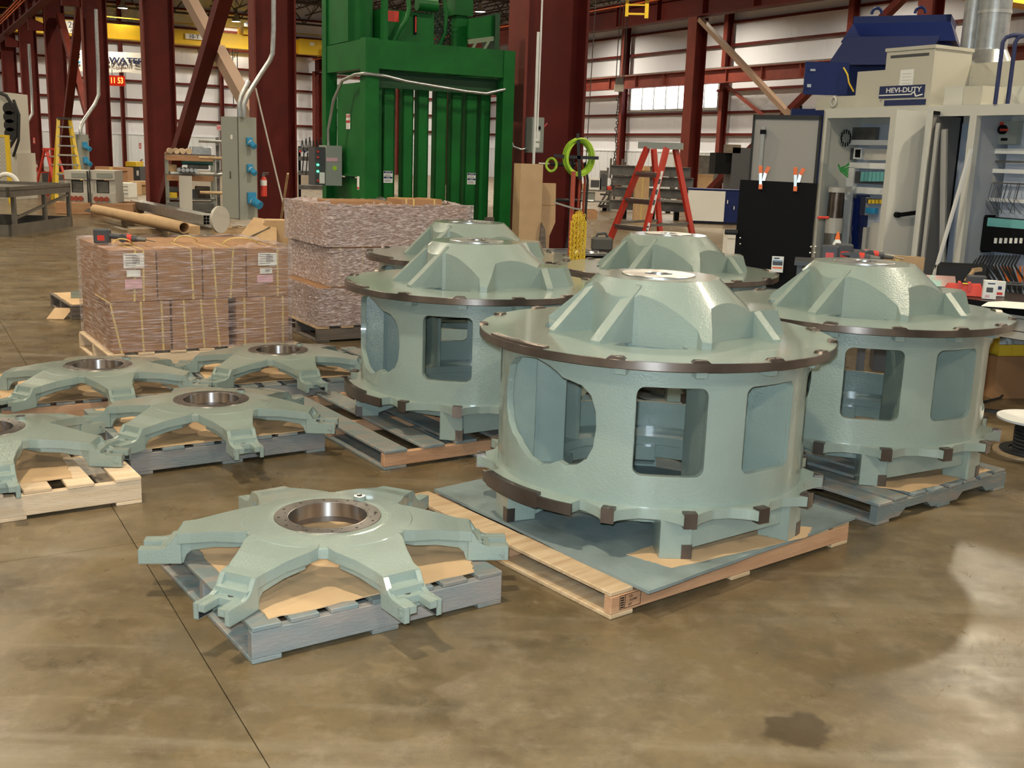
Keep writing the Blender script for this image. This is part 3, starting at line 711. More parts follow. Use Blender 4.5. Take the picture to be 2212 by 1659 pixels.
    mb=MB(); mb.lathe([(.757,0),(.764,.011),(.7995,.011),(.7995,0)],14,R(-158),R(-131),close=True); lp_=mb.build('long_machined_pad',K['steel_dark'],tf,30); lp_.location=(0,0,.7885)
    for a in (-155,-149,-143,-134):
        o=inst(hm,'dowel_pin',lp_,(0,0,.001),(0,0,R(a)))
    # ---- bottom flange, scalloped with tabs
    def rt(deg):
        d=min(abs((deg-a+180)%360-180) for a in TA)
        if -161.5<deg<-119: return .80
        if d<2.0: return .794
        if d<9: 
            s=(d-2.0)/7.0; return .794-(.072)*(s**.65)
        return .722
    N=360; mb=MB(); vs=[];fs=[]
    for k in range(N):
        dg=-180+360*k/N; a=R(dg); ro=rt(dg)
        vs+=[(ro*math.cos(a),ro*math.sin(a),.172),(ro*math.cos(a),ro*math.sin(a),.128),(.45*math.cos(a),.45*math.sin(a),.128),(.45*math.cos(a),.45*math.sin(a),.172)]
    for k in range(N):
        a=k*4;b=((k+1)%N)*4
        for j in range(4): fs.append((a+j,b+j,b+(j+1)%4,a+(j+1)%4))
    mb.add(vs,fs); bf=mb.build('bottom_flange',K['paint'],t,30)
    q=MB(); q.box(.757,.797,-.027,.027,.118,.181); bm_=q.mesh('machined_tab'); bm_.materials.append(K['steel_dark'])
    for a in TA: inst(bm_,'machined_tab',bf,(0,0,0),(0,0,R(a)))
    mb=MB(); mb.lathe([(.775,.120),(.775,.186),(.803,.186),(.803,.120)],18,R(-157.5),R(-131),close=True); mb.build('long_machined_tab',K['steel_dark'],bf,30)
    mb=MB(); mb.lathe([(.79,.126),(.79,.173),(.8022,.173),(.8022,.126)],20,R(-161.5),R(-119),close=True); mb.build('machined_edge',K['steel_dark'],bf,30)
    # ---- base frame and feet
    mb=MB(); mb.lathe([(.47,.06),(.47,.13),(.56,.13),(.56,.06)],48,close=True); mb.build('base_ring',K['paint'],t,30)
    for i,(az) in enumerate((-87,-36,33,84,153,204)):
        q=MB(); q.m=Matrix.Rotation(R(az),4,'Z')
        q.box(.60,.735,-.065,.065,-.03,.13); q.add([(.40,-.05,.06),(.61,-.05,-.02),(.61,.05,-.02),(.40,.05,.06),(.40,-.05,.13),(.61,-.05,.13),(.61,.05,.13),(.40,.05,.13)],[(3,2,1,0),(4,5,6,7),(0,1,5,4),(1,2,6,5),(2,3,7,6),(3,0,4,7)])
        o=q.build('foot',K['paint'],t)
        q=MB(); q.m=Matrix.Rotation(R(az),4,'Z'); q.box(.700,.738,.025,.068,-.03,.03); q.build('foot_pad',K['steel_dark'],o)
    for a0,a1 in ((-84,-39),(36,81),(156,201)):
        p0=Vector((.70*math.cos(R(a0)),.70*math.sin(R(a0)),.085)); p1=Vector((.70*math.cos(R(a1)),.70*math.sin(R(a1)),.085))
        q=MB(); d=(p1-p0); x=d.normalized(); nn=Vector((-x.y,x.x,0))*.012
        c=[]
        for s in (-1,1):
            for p,z in ((p0,.0),(p1,.045),(p1,.13),(p0,.13)): c.append(Vector((p.x,p.y,z))+nn*s)
        q.add(c,[(0,1,2,3),(7,6,5,4),(0,4,5,1),(1,5,6,2),(2,6,7,3),(3,7,4,0)]); q.build('web_plate',K['paint'],t)
    # ---- conical hub with pockets and ribs
    zt=.789; ztop=1.04; rtop=.272
    def cone(r): return ztop if r<=rtop else ztop-(r-rtop)*(ztop-zt)/(.545-rtop)
    core=[(-.335,-.04),(-.30,-.062),(-.288,-.09),(-.276,-.13),(-.262,-.18),(-.250,-.225),(-.225,-.262),(-.195,-.285),(-.165,-.30),(-.135,-.312),(-.115,-.310),(-.03,-.355),(.06,-.410),(.118,-.450),(.130,-.492),(.174,-.486),(.182,-.42),(.187,-.33),(.27,-.245),(.35,-.17),(.40,-.12),(.40,.05),(.35,.18),(.27,.23),(.20,.27),(.10,.31),(0,.315),(-.12,.30),(-.22,.25),(-.29,.17),(-.325,.08)]
    den=[]
    for i in range(len(core)):
        a=Vector(core[i]); b=Vector(core[(i+1)%len(core)]); k=max(1,int((b-a).length/.025))
        den+=[a+(b-a)*(j/k) for j in range(k)]
    mb=MB(); n=len(den); vs=[];fs=[]
    for p in den:
        r=p.length; u=p/r; vs+=[(u.x*.165,u.y*.165,ztop),(u.x*min(rtop,r),u.y*min(rtop,r),ztop),(p.x,p.y,cone(r)),(p.x,p.y,zt-.02)]
    for i in range(n):
        a=i*4;b=((i+1)%n)*4
        for j in range(3): fs.append((a+j,b+j,b+j+1,a+j+1))
    mb.add(vs,fs); mb.build('hub_cone',K['paint'],t,24)
    def rib(foot,inner,thk,zi=None,zf=None):
        f=Vector(foot); i=Vector(inner); d=(i-f).normalized(); nn=Vector((-d.y,d.x))*thk/2
        q=MB(); zi=zi or cone(i.length); 
        vs=[]
        for s in (-1,1):
            for p,z in ((f,zt-.01),(i,zt-.01),(i,zi+.001),(f,(zf or zt+.012))): vs.append((p.x+nn.x*s,p.y+nn.y*s,z))
        q.add(vs,[(0,1,2,3),(7,6,5,4),(0,4,5,1),(1,5,6,2),(2,6,7,3),(3,7,4,0)]); return q.build('rib',K['paint'],t)
    rib((-.478,-.168),(-.26,-.02),.040)
    rib((-.305,-.425),(-.125,-.262),.056)
    rib((-.47,.27),(-.22,.13),.040); rib((-.10,.52),(-.05,.25),.04); rib((.25,.46),(.13,.22),.04); rib((.50,.30),(.25,.15),.04)
    rib((.500,-.238),(.435,-.085),.040,zi=.905)
    # box-shaped arm
    q=MB(); base=[(.20,-.31),(.429,-.095),(.592,.005),(.60,.13),(.45,.22),(.20,.22)]; top=[(.20,-.31),(.429,-.095),(.545,-.024),(.552,.12),(.43,.20),(.20,.22)]
    zz=[.895,.905,.905,.905,.905,.905]; nb=len(base)
    vs=[(p[0],p[1],zt-.01) for p in base]+[(p[0],p[1],z) for p,z in zip(top,zz)]
    zc=[cone(Vector(p).length) for p in top]
    vs[nb]=(top[0][0],top[0][1],min(.895,zc[0]))
    q.add(vs,[tuple(range(nb-1,-1,-1)),tuple(range(nb,2*nb))]+[(i,(i+1)%nb,nb+(i+1)%nb,nb+i) for i in range(nb)])
    q.build('box_arm',K['paint'],t)
    q=MB(); q.lathe([(.062,ztop-.05),(.062,ztop+.006),(.064,ztop+.008),(.163,ztop+.008),(.166,ztop+.005),(.166,ztop-.02)],64); fc=q.build('machined_face',K['steel_face'],t,30)
    q=MB(); q.lathe([(.001,ztop-.045),(.0625,ztop-.045),(.0625,ztop+.004)],40); q.build('bore',K['paint'],t,30)
    return t
K['steel_face']=mat('machined_hub_face',(.82,.80,.78),.30,1.0,(.50,.46,.44),9,1,.45,.66)
HS=housing()
def put_housing(c,a,z,lab,o=None):
    o=o or copy_tree(HS); o.location=(c[0],c[1],z); o.rotation_euler=(0,0,R(a)); o['label']=lab; return o
# A: front right, on a pallet topped with a plywood sheet
PA=(.40,3.768)
pallet(PA,R(38.5),1.50,1.40,'orange brown pallet under the foremost housing with a stamp on its corner',9,'wood','wood_o','wood',h=.108)
pa=[Vector(PA)+rot2(p,R(38.5)) for p in ((.11,-.085),(1.545,.0),(1.50,1.42),(.13,1.38))]
sheet('plywood_sheet',pa,.1085,.013,K['ply'],'blue grey oversprayed plywood sheet on the front pallet','plywood',amp=.003)
pc=[Vector((.61,4.10))+rot2(p,R(38.5)) for p in ((-.05,-.13),(.20,-.10),(.18,.13),(-.06,.13))]
sheet('cardboard_sheet',[Vector((.49,4.14)),Vector((.66,4.01)),Vector((1.30,4.42)),Vector((1.36,4.55)),Vector((1.0,4.6))],  .1218,.0025,K['card'],'small tan cardboard strip under the front housing feet','cardboard',amp=.004)
put_housing((.644,4.84),0,.1545,'foremost green turbine housing, large round drum at front right',HS)
# stamp on the stringer corner
stp=thing('pallet_stamp','black boxed stamp on the corner of the orange pallet','stamp',(PA[0],PA[1],0),R(38.5))
for s,x,z,sz in (('US-',.105,.074,.015),('102900',.115,.058,.014),('HT',.10,.041,.015),('12',.17,.083,.012)):
    text('stamp_text',s,sz,K['black'],stp,(x,-.0012,z),(R(90),0,0),.0003)
mb=MB()
for x0,x1,z0,z1 in ((.045,.155,.030,.0315),(.045,.155,.085,.0865),(.045,.0465,.030,.0865),(.155,.1565,.030,.0865),(.072,.0735,.030,.0865)): mb.box(x0,x1,-.0014,-.0002,z0,z1)
for i in range(5): mb.box(.05,.068,-.0013,-.0002,.035+i*.0095,.040+i*.0095)
mb.build('stamp_frame',K['black'],stp)
# B right, C left of middle, D and E behind
PB=(1.79,4.96); pallet(PB,R(37),1.17,1.30,'old grey painted pallet with notched stringers under the right housing',8,'wood_b','wood_b','wood_b',h=.112,notch=True)
sheet('cardboard_sheet',[Vector((1.80,5.28)),Vector((2.02,5.17)),Vector((2.62,5.62)),Vector((2.5,5.75))],  .1125,.0025,K['card'],'tan cardboard strip under the right housing feet','cardboard',amp=.004)
put_housing((1.935,5.98),-9.5,.1455,'green turbine housing at far right on a notched pallet')
PC=(-.68,5.60); pallet(PC,R(34),1.30,1.50,'wide gapped grey and brown pallet under the middle housing',6,'wood_b','wood_o','wood_b',h=.110,bw=.14)
put_housing((-.246,6.60),-10,.1405,'green turbine housing left of the front one, window facing forward')
PD=(.75,6.75); pallet(PD,R(36),1.40,1.40,'brown pallet under the housing behind the front one',8,'wood_b','wood_o','wood_b',h=.114)
put_housing((1.085,7.77),-1,.1445,'green turbine housing behind the front one, before the red ladder')
PE=(-.78,7.42); pallet(PE,R(34),1.40,1.40,'pallet under the rearmost housing',8,'wood_b','wood_m','wood_b',h=.110)
put_housing((-.376,8.45),-3,.1405,'rearmost green turbine housing in front of the green press')
# ================================================================ wrapped carton stacks
def carton(x0,x1,y0,y1,z0,z1,parent_loc,ang,label,group,straps=(),skew=0):
    t=thing('carton',label,'carton',parent_loc+rot2(((x0+x1)/2,(y0+y1)/2),ang).to_3d()+Vector((0,0,z0)),ang,group)
    w,d,h=x1-x0,y1-y0,z1-z0
    mb=MB(); mb.bbox(-w/2+.003,w/2-.003,-d/2+.003,d/2-.003,0,h-.002,.004); mb.build('box_body',K['card_d'],t)
    for fx,tilt in straps:
        mb=MB(); x=-w/2+w*fx; a=.007; e=.0015
        y=-d/2+.003
        mb.add([(x-a,y-e,0),(x+a,y-e,0),(x+a+tilt,y-e,h),(x-a+tilt,y-e,h),(x-a,y,0),(x+a,y,0),(x+a+tilt,y,h),(x-a+tilt,y,h)],[(3,2,1,0),(4,5,6,7),(0,1,5,4),(2,3,7,6),(1,2,6,5),(3,0,4,7)])
        mb.box(x-a+tilt,x+a+tilt,y,d/2-.003,h-.002,h)
        mb.build('strap',K['strap'],t)
    return t
def label_card(t,x,y,z,w,h,m,lines=0):
    mb=MB(); mb.box(x,x+w,y-.0012,y,z,z+h); o=mb.build('label',m,t)
    if lines:
        mb=MB()
        for i in range(lines): 
            zz=z+h*(.15+.7*i/max(1,lines-1)); mb.box(x+w*.1,x+w*(.55+.35*random.random()),y-.0016,y-.0012,zz,zz+h*.04)
        for i in range(6): mb.box(x+w*(.45+.06*i),x+w*(.45+.06*i)+w*.025,y-.0016,y-.0012,z+h*.25,z+h*.85)
        mb.build('printed_lines',K['dkgrey'],o)
def wrap(name,x0,x1,y0,y1,z0,z1,loc,ang,label,seed,amp=.010,top=True,lump=.03):
    rnd=random.Random(seed); mb=MB(); nx,ny,nz=36,24,16
    import mathutils
    def pt(x,y,z,nrm):
        p=Vector((x,y,z)); v=mathutils.noise.noise(p*5+Vector((seed,0,0)))*amp+mathutils.noise.noise(p*16+Vector((0,seed,0)))*amp*.5
        tz=0
        if z>z1-.08: tz=abs(mathutils.noise.noise(Vector((x*9,y*9,seed))))*lump
        return p+nrm*(v+amp)+Vector((0,0,tz))
    ring=[]
    def side(a,b,n,nrm): return [((a[0]+(b[0]-a[0])*i/n,a[1]+(b[1]-a[1])*i/n),nrm) for i in range(n)]
    per=side((x0,y0),(x1,y0),nx,Vector((0,-1,0)))+side((x1,y0),(x1,y1),ny,Vector((1,0,0)))+side((x1,y1),(x0,y1),nx,Vector((0,1,0)))+side((x0,y1),(x0,y0),ny,Vector((-1,0,0)))
    n=len(per); vs=[];fs=[]
    for k in range(nz+1):
        z=z0+(z1-z0)*k/nz
        for (p,nr) in per: vs.append(pt(p[0],p[1],z,nr))
    # fold over the top edge
    for (p,nr) in per:
        cx,cy=(x0+x1)/2,(y0+y1)/2; f=.82
        q=Vector((cx+(p[0]-cx)*f,cy+(p[1]-cy)*f,z1+.004)); vs.append(q+Vector((0,0,abs(mathutils.noise.noise(q*14))*lump*1.4)))
    for k in range(nz+1):
        for i in range(n): fs.append((k*n+i,k*n+(i+1)%n,(k+1)*n+(i+1)%n,(k+1)*n+i))
    mb.add(vs,fs)
    o=mb.build(name,K['film' if amp<.01 else 'film2'],None,60,label=label,cat='film'); o.location=loc; o.rotation_euler=(0,0,ang); return o
A1=R(32.2); O1=Vector((-3.005,7.905,0))
pal1=pallet((-3.03,7.87),A1,1.50,1.15,'clean pine pallet under the front carton stack',7,'wood_w','wood_w','wood_w',h=.14)
zb=.141; h1=.385; D1=.57
nm=['left','second from left','third from left','right']
for row in range(2):
    y0=row*D1; rw='front' if row==0 else 'rear'
    for i,(a,b) in enumerate(((0,.435),(.445,.89),(.945,1.385))):
        st=[[(.15,-.07),(.52,-.01),(.86,-.005)],[(.24,-.015),(.55,-.02),(.82,-.03)],[(.16,0),(.54,-.005),(.88,0)]][i] if row==0 else []
        carton(a,b,y0,y0+D1-.01,zb,zb+h1,O1,A1,'brown strapped carton, lower %s row, %s of three, front stack'%(rw,('left','middle','right')[i]),'cartons of the front stack',st)
    for i in range(4):
        st=[[(.50,.02),(.70,.01)],[(.78,-.01)],[(.30,-.02),(.62,.03)],[(.74,0)]][i] if row==0 else []
        t=carton(i*.346,i*.346+.343,y0,y0+D1-.01,zb+h1+.002,zb+h1+.392,O1,A1,'brown strapped carton, upper %s row, %s of four, front stack'%(rw,nm[i]),'cartons of the front stack',st)
        if row==0 and i==0: label_card(t,-.07,-.285,.255,.15,.11,K['paper'],5); label_card(t,-.05,-.285,.19,.10,.05,K['paper'],0); label_card(t,-.065,-.285,.10,.125,.07,K['pink'],0)
        if row==0 and i==3: label_card(t,-.08,-.285,.25,.155,.10,K['paper'],5); label_card(t,-.065,-.285,.185,.10,.045,K['paper'],3); label_card(t,-.09,-.285,.115,.13,.06,K['pink'],0)
wrap('stretch_film',-.012,1.398,-.012,1.15,.146,zb+h1*2+.01,O1,A1,'pinkish clear stretch film around the front carton stack',3,amp=.006,lump=.035)
A2=R(30); O2=Vector((-1.72,9.50,0))
pallet((-1.76,9.45),A2,1.55,1.15,'dark pallet under the tall wrapped carton stack',7,'wood','wood_d','wood_d',h=.14)
hh=.352
for k in range(3):
    sh=(-.03,.09,.05)[k]
    for row in range(2):
        for i in range(3):
            carton(sh+i*.47,sh+i*.47+.465,row*.56,row*.56+.55,.141+k*(hh+.002),.141+k*(hh+.002)+hh,O2,A2,'brown carton, %s layer, %s row, %s of three, tall wrapped stack'%(('bottom','middle','top')[k],('front','rear')[row],('left','middle','right')[i]),'cartons of the tall wrapped stack',[(.18,0),(.62,.01)] if row==0 and k==1 else [])
    wrap('stretch_film',sh-.015,sh+1.425,-.02,1.13,.146+k*(hh+.002),.141+(k+1)*(hh+.002)+(.01 if k==2 else -.01),O2,A2,'crinkled stretch film around the %s layer of the tall stack'%('bottom','middle','top')[k],11+k,amp=.014,lump=.05 if k==2 else .0)
carton(.78,1.20,.05,.40,.141+3*(hh+.002),.141+3*(hh+.002)+.075,O2,A2,'flat brown carton with yellow straps on top of the tall stack','cartons of the tall wrapped stack',[(.12,0),(.30,0),(.8,0)])
carton(.15,.70,.10,.55,.141+3*(hh+.002),.141+3*(hh+.002)+.05,O2,A2,'flat brown carton lying left on top of the tall stack','cartons of the tall wrapped stack',[])
# loose yellow strap loops on top of the front stack
for i,(x,y,w) in enumerate(((.10,.35,.16),(.95,.32,.30),(.62,.55,.2))):
    mb=MB(); mb.tube([(x+w*k/8,y+.05*math.sin(k*.9),zb+h1*2+.016+.045*math.sin(math.pi*k/8)) for k in range(9)],.006,5)
    o=mb.build('loose_strap',K['strap'],label='loose yellow strap arching over the %s of the front stack top'%('left end','right end','middle')[i],cat='strap'); o.location=O1; o.rotation_euler=(0,0,A1)
# cordless drill lying on the stack
def drill(name,loc,rz,label,s=1.0):
    t=thing(name,label,'drill',loc,rz)
    mb=MB(); mb.bbox(-.065*s,.065*s,-.045*s,.045*s,0,.13*s,.012*s); bt=mb.build('battery',K['dkgrey'],t)
    mb=MB(); mb.box(-.03*s,.03*s,-.0465*s,-.0445*s,.03*s,.075*s); mb.build('red_badge',K['redp'],bt)
    mb=MB(); mb.cyl((.06*s,0,.07*s),(.20*s,0,.06*s),.024*s,12); mb.build('grip',K['dkgrey'],t)
    mb=MB(); mb.cyl((.185*s,-.06*s,.055*s),(.185*s,.10*s,.055*s),.036*s,14); mb.cyl((.20*s,-.02*s,.055*s),(.30*s,-.02*s,.05*s),.034*s,14,.026*s); mb.build('motor_housing',K['dkgrey'],t,40)
    mb=MB(); mb.cyl((.215*s,-.02*s,.054*s),(.255*s,-.02*s,.052*s),.0345*s,14); mb.cyl((.185*s,.02*s,.055*s),(.185*s,.05*s,.055*s),.0367*s,14); mb.build('red_collar',K['redp'],t,40)
    mb=MB(); mb.cyl((.30*s,-.02*s,.05*s),(.37*s,-.02*s,.045*s),.024*s,12,.018*s); mb.build('chuck',K['steel'],t,40)
    mb=MB(); mb.cyl((.37*s,-.02*s,.045*s),(.45*s,-.02*s,.03*s),.004*s,6); mb.build('bit',K['steel'],t)
    return t
q=O1+rot2((.06,.50),A1).to_3d(); drill('cordless_drill',(q.x,q.y,zb+h1*2+.012),R(5),'black and red cordless drill lying on the front carton stack',.9)
# ================================================================ green vertical press
PR=thing('baling_press','tall green baling press with slatted front gate','press',(-1.61,11.40,0),UA)
def part(name,mk,parent,*boxes,smooth=None,kind=None):
    groups=[]                                   # boxes that touch form one piece; separate pieces become separate parts
    for b in boxes:
        hit=[g for g in groups if any(all(b[2*i]<=q[2*i+1]+1e-4 and q[2*i]<=b[2*i+1]+1e-4 for i in range(3)) for q in g)]
        new=[b]
        for g in hit: new+=g; groups.remove(g)
        groups.append(new)
    out=None
    for g in groups:
        mb=MB()
        for b in g: mb.box(*b)
        o=mb.build(name,K[mk] if isinstance(mk,str) else mk,parent,smooth,kind=kind); out=out or o
    return out
for x0,x1,y0,y1,z1 in ((0,.15,0,.15,2.83),(1.62,1.76,0,.15,2.82),(0,.13,1.17,1.30,3.75),(1.62,1.76,1.17,1.30,2.82)): part('post','green',PR,(x0,x1,y0,y1,0,z1))
part('front_beam','green',PR,(.15,1.62,.01,.12,2.53,2.82)); part('side_beam','green',PR,(.01,.12,.15,1.17,2.53,2.82))
part('rear_beam','green',PR,(.13,1.62,1.2,1.29,2.53,2.82)); part('side_beam','green',PR,(1.64,1.75,.15,1.17,2.53,2.82))
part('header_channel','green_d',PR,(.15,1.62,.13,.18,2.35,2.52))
for a,b in ((.286,.444),(.51,.66),(.69,.84),(.90,1.06),(1.09,1.24),(1.27,1.44),(1.45,1.60)):
    mb=MB(); mb.box(a,b-.025,.20,.215,.25,2.42); mb.box(b-.040,b-.025,.20,.30,.25,2.42); mb.box(a,a+.015,.20,.30,.25,2.42); s=mb.build('gate_slat','green',PR) if False else mb.build('gate_slat',K['green'],PR)
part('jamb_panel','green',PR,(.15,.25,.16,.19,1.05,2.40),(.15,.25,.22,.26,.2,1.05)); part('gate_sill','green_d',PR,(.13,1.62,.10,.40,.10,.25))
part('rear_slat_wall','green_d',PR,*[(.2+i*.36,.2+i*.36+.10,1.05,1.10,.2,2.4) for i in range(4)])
part('side_panel','green',PR,(.05,.07,.15,.95,1.45,2.40),(.08,.10,.15,1.17,.15,1.40)); part('side_rail','green',PR,(.03,.06,.15,1.17,1.42,1.45))
part('side_box','green',PR,(-.10,.05,.16,.55,.70,1.12))
# signs on the press
def sign(parent,org,w,h,rot,bands,name='sticker'):
    mb=MB(); mb.box(-w/2,w/2,-.002,0,-h/2,h/2); o=mb.build(name,K['paper'],parent); o.location=org; o.rotation_euler=rot
    for (z0,z1,mk) in bands:
        mb=MB(); mb.box(-w/2*.94,w/2*.94,-.003,-.002,-h/2+h*z0,-h/2+h*z1); mb.build('print_band',K[mk],o)
    return o
for x in (.345,1.355):
    s_=sign(PR,(x,  .198,1.43),.105,.125,(0,0,0),((.80,.98,'blue'),(.36,.52,'blue')))
    text('sticker_text','NOTICE',.018,K['paper'],s_,(0,-.0035,.049),(R(90),0,0),.0002); text('sticker_text','AVISO',.018,K['paper'],s_,(0,-.0035,-.007),(R(90),0,0),.0002)
    mb=MB(); [mb.box(-.045,.03+.015*(i%2),-.003,-.002,z,z+.004) for i,z in enumerate((.005,.014,.023,-.052,-.043,-.034))]; mb.build('print_lines',K['dkgrey'],s_)
s_=sign(PR,(.045,.60,2.0),.12,.16,(0,0,R(-90)),((.78,.95,'redp'),(.42,.58,'redp')))
text('sticker_text','DANGER',.022,K['paper'],s_,(0,-.0035,.059),(R(90),0,0),.0002)
s_=sign(PR,(-.103,.30,1.0),.12,.17,(0,0,R(-90)),((.80,.98,'yellow'),(.36,.52,'yellow'))); s_=sign(PR,(-.103,.44,.98),.10,.21,(0,0,R(-90)),((.86,.96,'pink'),(.42,.5,'pink')))
s_=sign(PR,(-.003,.18,1.36),.06,.14,(0,0,R(-90)),((.05,.2,'redp'),))
# upper works
part('cylinder_guard','green',PR,(.02,.30,.55,1.15,2.83,3.42)); part('guard_post','green',PR,(.27,.32,.18,.25,2.83,3.6))
part('hydraulic_tank','green',PR,(.35,.98,.45,.95,2.83,3.18)); 
mb=MB(); mb.cyl((.75,.40,3.26),(.98,.40,3.26),.07,14); mb.build('pump_motor',K['green'],PR,40)
part('tag_plate','redp',PR,(.42,.56,.446,.450,3.06,3.17)); part('level_gauge','black',PR,(.735,.765,.43,.45,2.95,3.15)); part('gauge_tube','redp',PR,(.743,.757,.424,.43,2.97,3.13))
mb=MB(); mb.box(.98,1.40,.70,.705,2.83,3.30); mb.build('cage_mesh',K['mesh_g'],PR); mb=MB(); mb.box(.13,.27,1.0,1.005,2.83,3.42); mb.build('cage_mesh',K['mesh_g'],PR)
mb=MB(); mb.add([(1.36,.35,2.95),(1.66,.35,2.95),(1.66,.35,3.22),(1.36,.35,3.16),(1.36,.40,2.95),(1.66,.40,2.95),(1.66,.40,3.22),(1.36,.40,3.16)],[(0,1,2,3),(7,6,5,4),(0,4,5,1),(1,5,6,2),(2,6,7,3),(3,7,4,0)]); mb.build('hopper_plate',K['green'],PR)
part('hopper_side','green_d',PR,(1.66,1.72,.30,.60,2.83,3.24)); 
mb=MB(); mb.beam((1.34,.33,2.91),(1.66,.33,2.97),.02,.05); mb.beam((1.40,.33,2.84),(1.44,.33,2.92),.015,.03); mb.beam((1.54,.33,2.84),(1.60,.33,2.94),.015,.03); mb.build('hopper_bracket',mat('worn_green',(.20,.24,.15),.6),PR)
part('ram_cylinder','green',PR,(1.28,1.42,.5,.64,2.83,3.6)); part('ram_head','green',PR,(1.24,1.46,.46,.68,3.2,3.55))
mb=MB(); mb.tube([(.48,.40,2.84),(.52,.36,2.95),(.60,.34,3.08),(.64,.36,3.2),(.62,.4,3.5)],.025,8); mb.build('hydraulic_hose',K['green'],PR,50)
mb=MB(); mb.tube([(1.08,.55,2.84),(1.14,.5,3.0),(1.15,.5,3.2),(1.10,.52,3.5)],.022,8); mb.build('hydraulic_hose',K['green'],PR,50)
# conduit over the front
mb=MB(); mb.tube([(-.10,.82,1.73),(-.11,.80,1.9),(-.10,.66,2.22),(-.06,.50,2.42),(-.03,.2,2.47),(-.02,-.01,2.47),(.2,-.03,2.46),(.45,-.02,2.42),(.8,-.01,2.39),(1.15,-.01,2.36),(1.4,-.01,2.35),(1.64,.0,2.41)],.018,8); mb.build('conduit',K['galv'],PR,50)
# control box hung on the press side
cb=part('control_box','grey',PR,(-.165,.01,.70,.95,1.31,1.74))
part('button_panel','dkgrey',cb,(-.285,-.165,.74,.95,1.31,1.72))
part('box_bracket','green',cb,(-.10,.05,.95,1.18,1.45,1.55))
for z,mk in ((1.67,'redp'),(1.61,'redp'),(1.53,'led_green'),(1.46,'led_green'),(1.36,'redp')):
    mb=MB(); mb.cyl((-.255,.74,z),(-.255,.72,z),.012,10); mb.build('push_button',K[mk],cb)
mb=MB(); mb.cyl((-.075,.699,1.50),(-.075,.695,1.50),.026,18); mb.build('round_sticker',K['hose'],cb); mb=MB(); mb.box(-.17,-.04,.696,.70,1.57,1.61); mb.build('label',K['pink'],cb); mb=MB(); mb.box(-.235,-.175,.736,.74,1.33,1.45); mb.build('label',K['paper'],cb)
# ================================================================ fittings on the massive column
def thing_at(name,label,cat,p,rz=UA,group=None): return thing(name,label,cat,p,rz,group)
BC=B(6.8,11.2)
_p=at(1158,330,12.75); t=thing('disconnect_switch','grey disconnect switch box with red lever on the massive column','switch box',_p,UA)
part('enclosure','grey',t,(-.09,.075,-.03,.12,.0,.40)); part('cover','grey',t,(-.085,.07,-.04,-.03,.01,.39)); part('stand_off','grey',t,(-.06,.05,.12,.30,.05,.35))
part('nameplate','black',t,(-.045,.025,-.043,-.04,.26,.30)); part('paper_label','paper',t,(-.045,.02,-.043,-.04,.13,.24),(-.04,.015,-.043,-.04,.06,.11))
mb=MB(); mb.beam((.075,0,.28),(.12,-.03,.34),.014,.014); mb.build('lever',K['redp'],t)
mb=MB(); mb.tube([(-.09,.05,.05),(-.17,.05,.03),(-.26,.08,.06),(-.32,.12,.22)],.014,8); mb.build('conduit',K['galv'],t,50)
mb=MB(); mb.cyl((0,0,0),(0,0,3.05),.016,10); mb.cyl((.03,.02,1.9),(.03,.02,6.0),.010,8); o=mb.build('white_pipe',K['white'],label='tall thin white pipe standing in front of the massive column',cat='pipe'); _p=at(1153,340,12.45); o.location=(_p.x,12.45,0)
# cardboard and boards leaning by the column
def obj_box(name,mk,label,cat,loc,rz,d,group=None,tilt=0,b=.004):
    mb=MB(); mb.bbox(-d[0]/2,d[0]/2,-d[1]/2,d[1]/2,0,d[2],b); o=mb.build(name,K[mk],label=label,cat=cat,group=group); o.location=loc; o.rotation_euler=(tilt,0,rz); return o
q=at(1140,500,11.6); 
t=thing('tall_carton','tall upright brown carton between the press and the red column','carton',(q.x,11.55,0),R(18))
part('carton_tube','card',t,(-.14,.10,-.12,.12,0,1.62)); part('side_flap','card',t,(.10,.104,-.12,.12,0,1.62)); mb=MB(); mb.box(-.08,-.02,-.122,-.12,.55,.68); mb.build('blue_print',K['navy'],t)
q=at(1182,500,11.7); t=thing('bent_cardboard','bent brown cardboard sheet standing beside the tall carton','cardboard',(q.x,11.85,0),R(10))
mb=MB(); pts=[(-.10,1.42),(.08,1.42),(.09,1.0),(.03,.85),(.02,0),(-.14,0),(-.13,.9),(-.11,1.1)]; mb.m=Matrix.Rotation(R(90),4,'X'); mb.prism(pts,-.004,.004); mb.build('upper_panel',K['card'],t); part('fold_line','card_d',t,(-.10,.08,-.006,-.004,1.18,1.186))
q=at(1172,520,11.35); mb=MB(); mb.m=Matrix.Rotation(R(90),4,'X'); mb.prism([(-.05,0),(.06,0),(.07,.55),(.04,.95),(.0,1.02),(-.03,.7)],-.015,.015); o=mb.build('dark_plank',K['wood_d'],label='dark weathered plank leaning next to the tall carton',cat='plank'); o.location=(q.x,11.38,0); o.rotation_euler=(R(-4),0,R(15))
q=at(1070,480,11.3); mb=MB(); mb.box(-.05,.05,-.02,.02,0,1.05); o=mb.build('timber_post',K['wood_d'],label='short brown timber leaning on the press gate',cat='timber'); o.location=(q.x-.02,11.55,0); o.rotation_euler=(R(-6),0,UA)
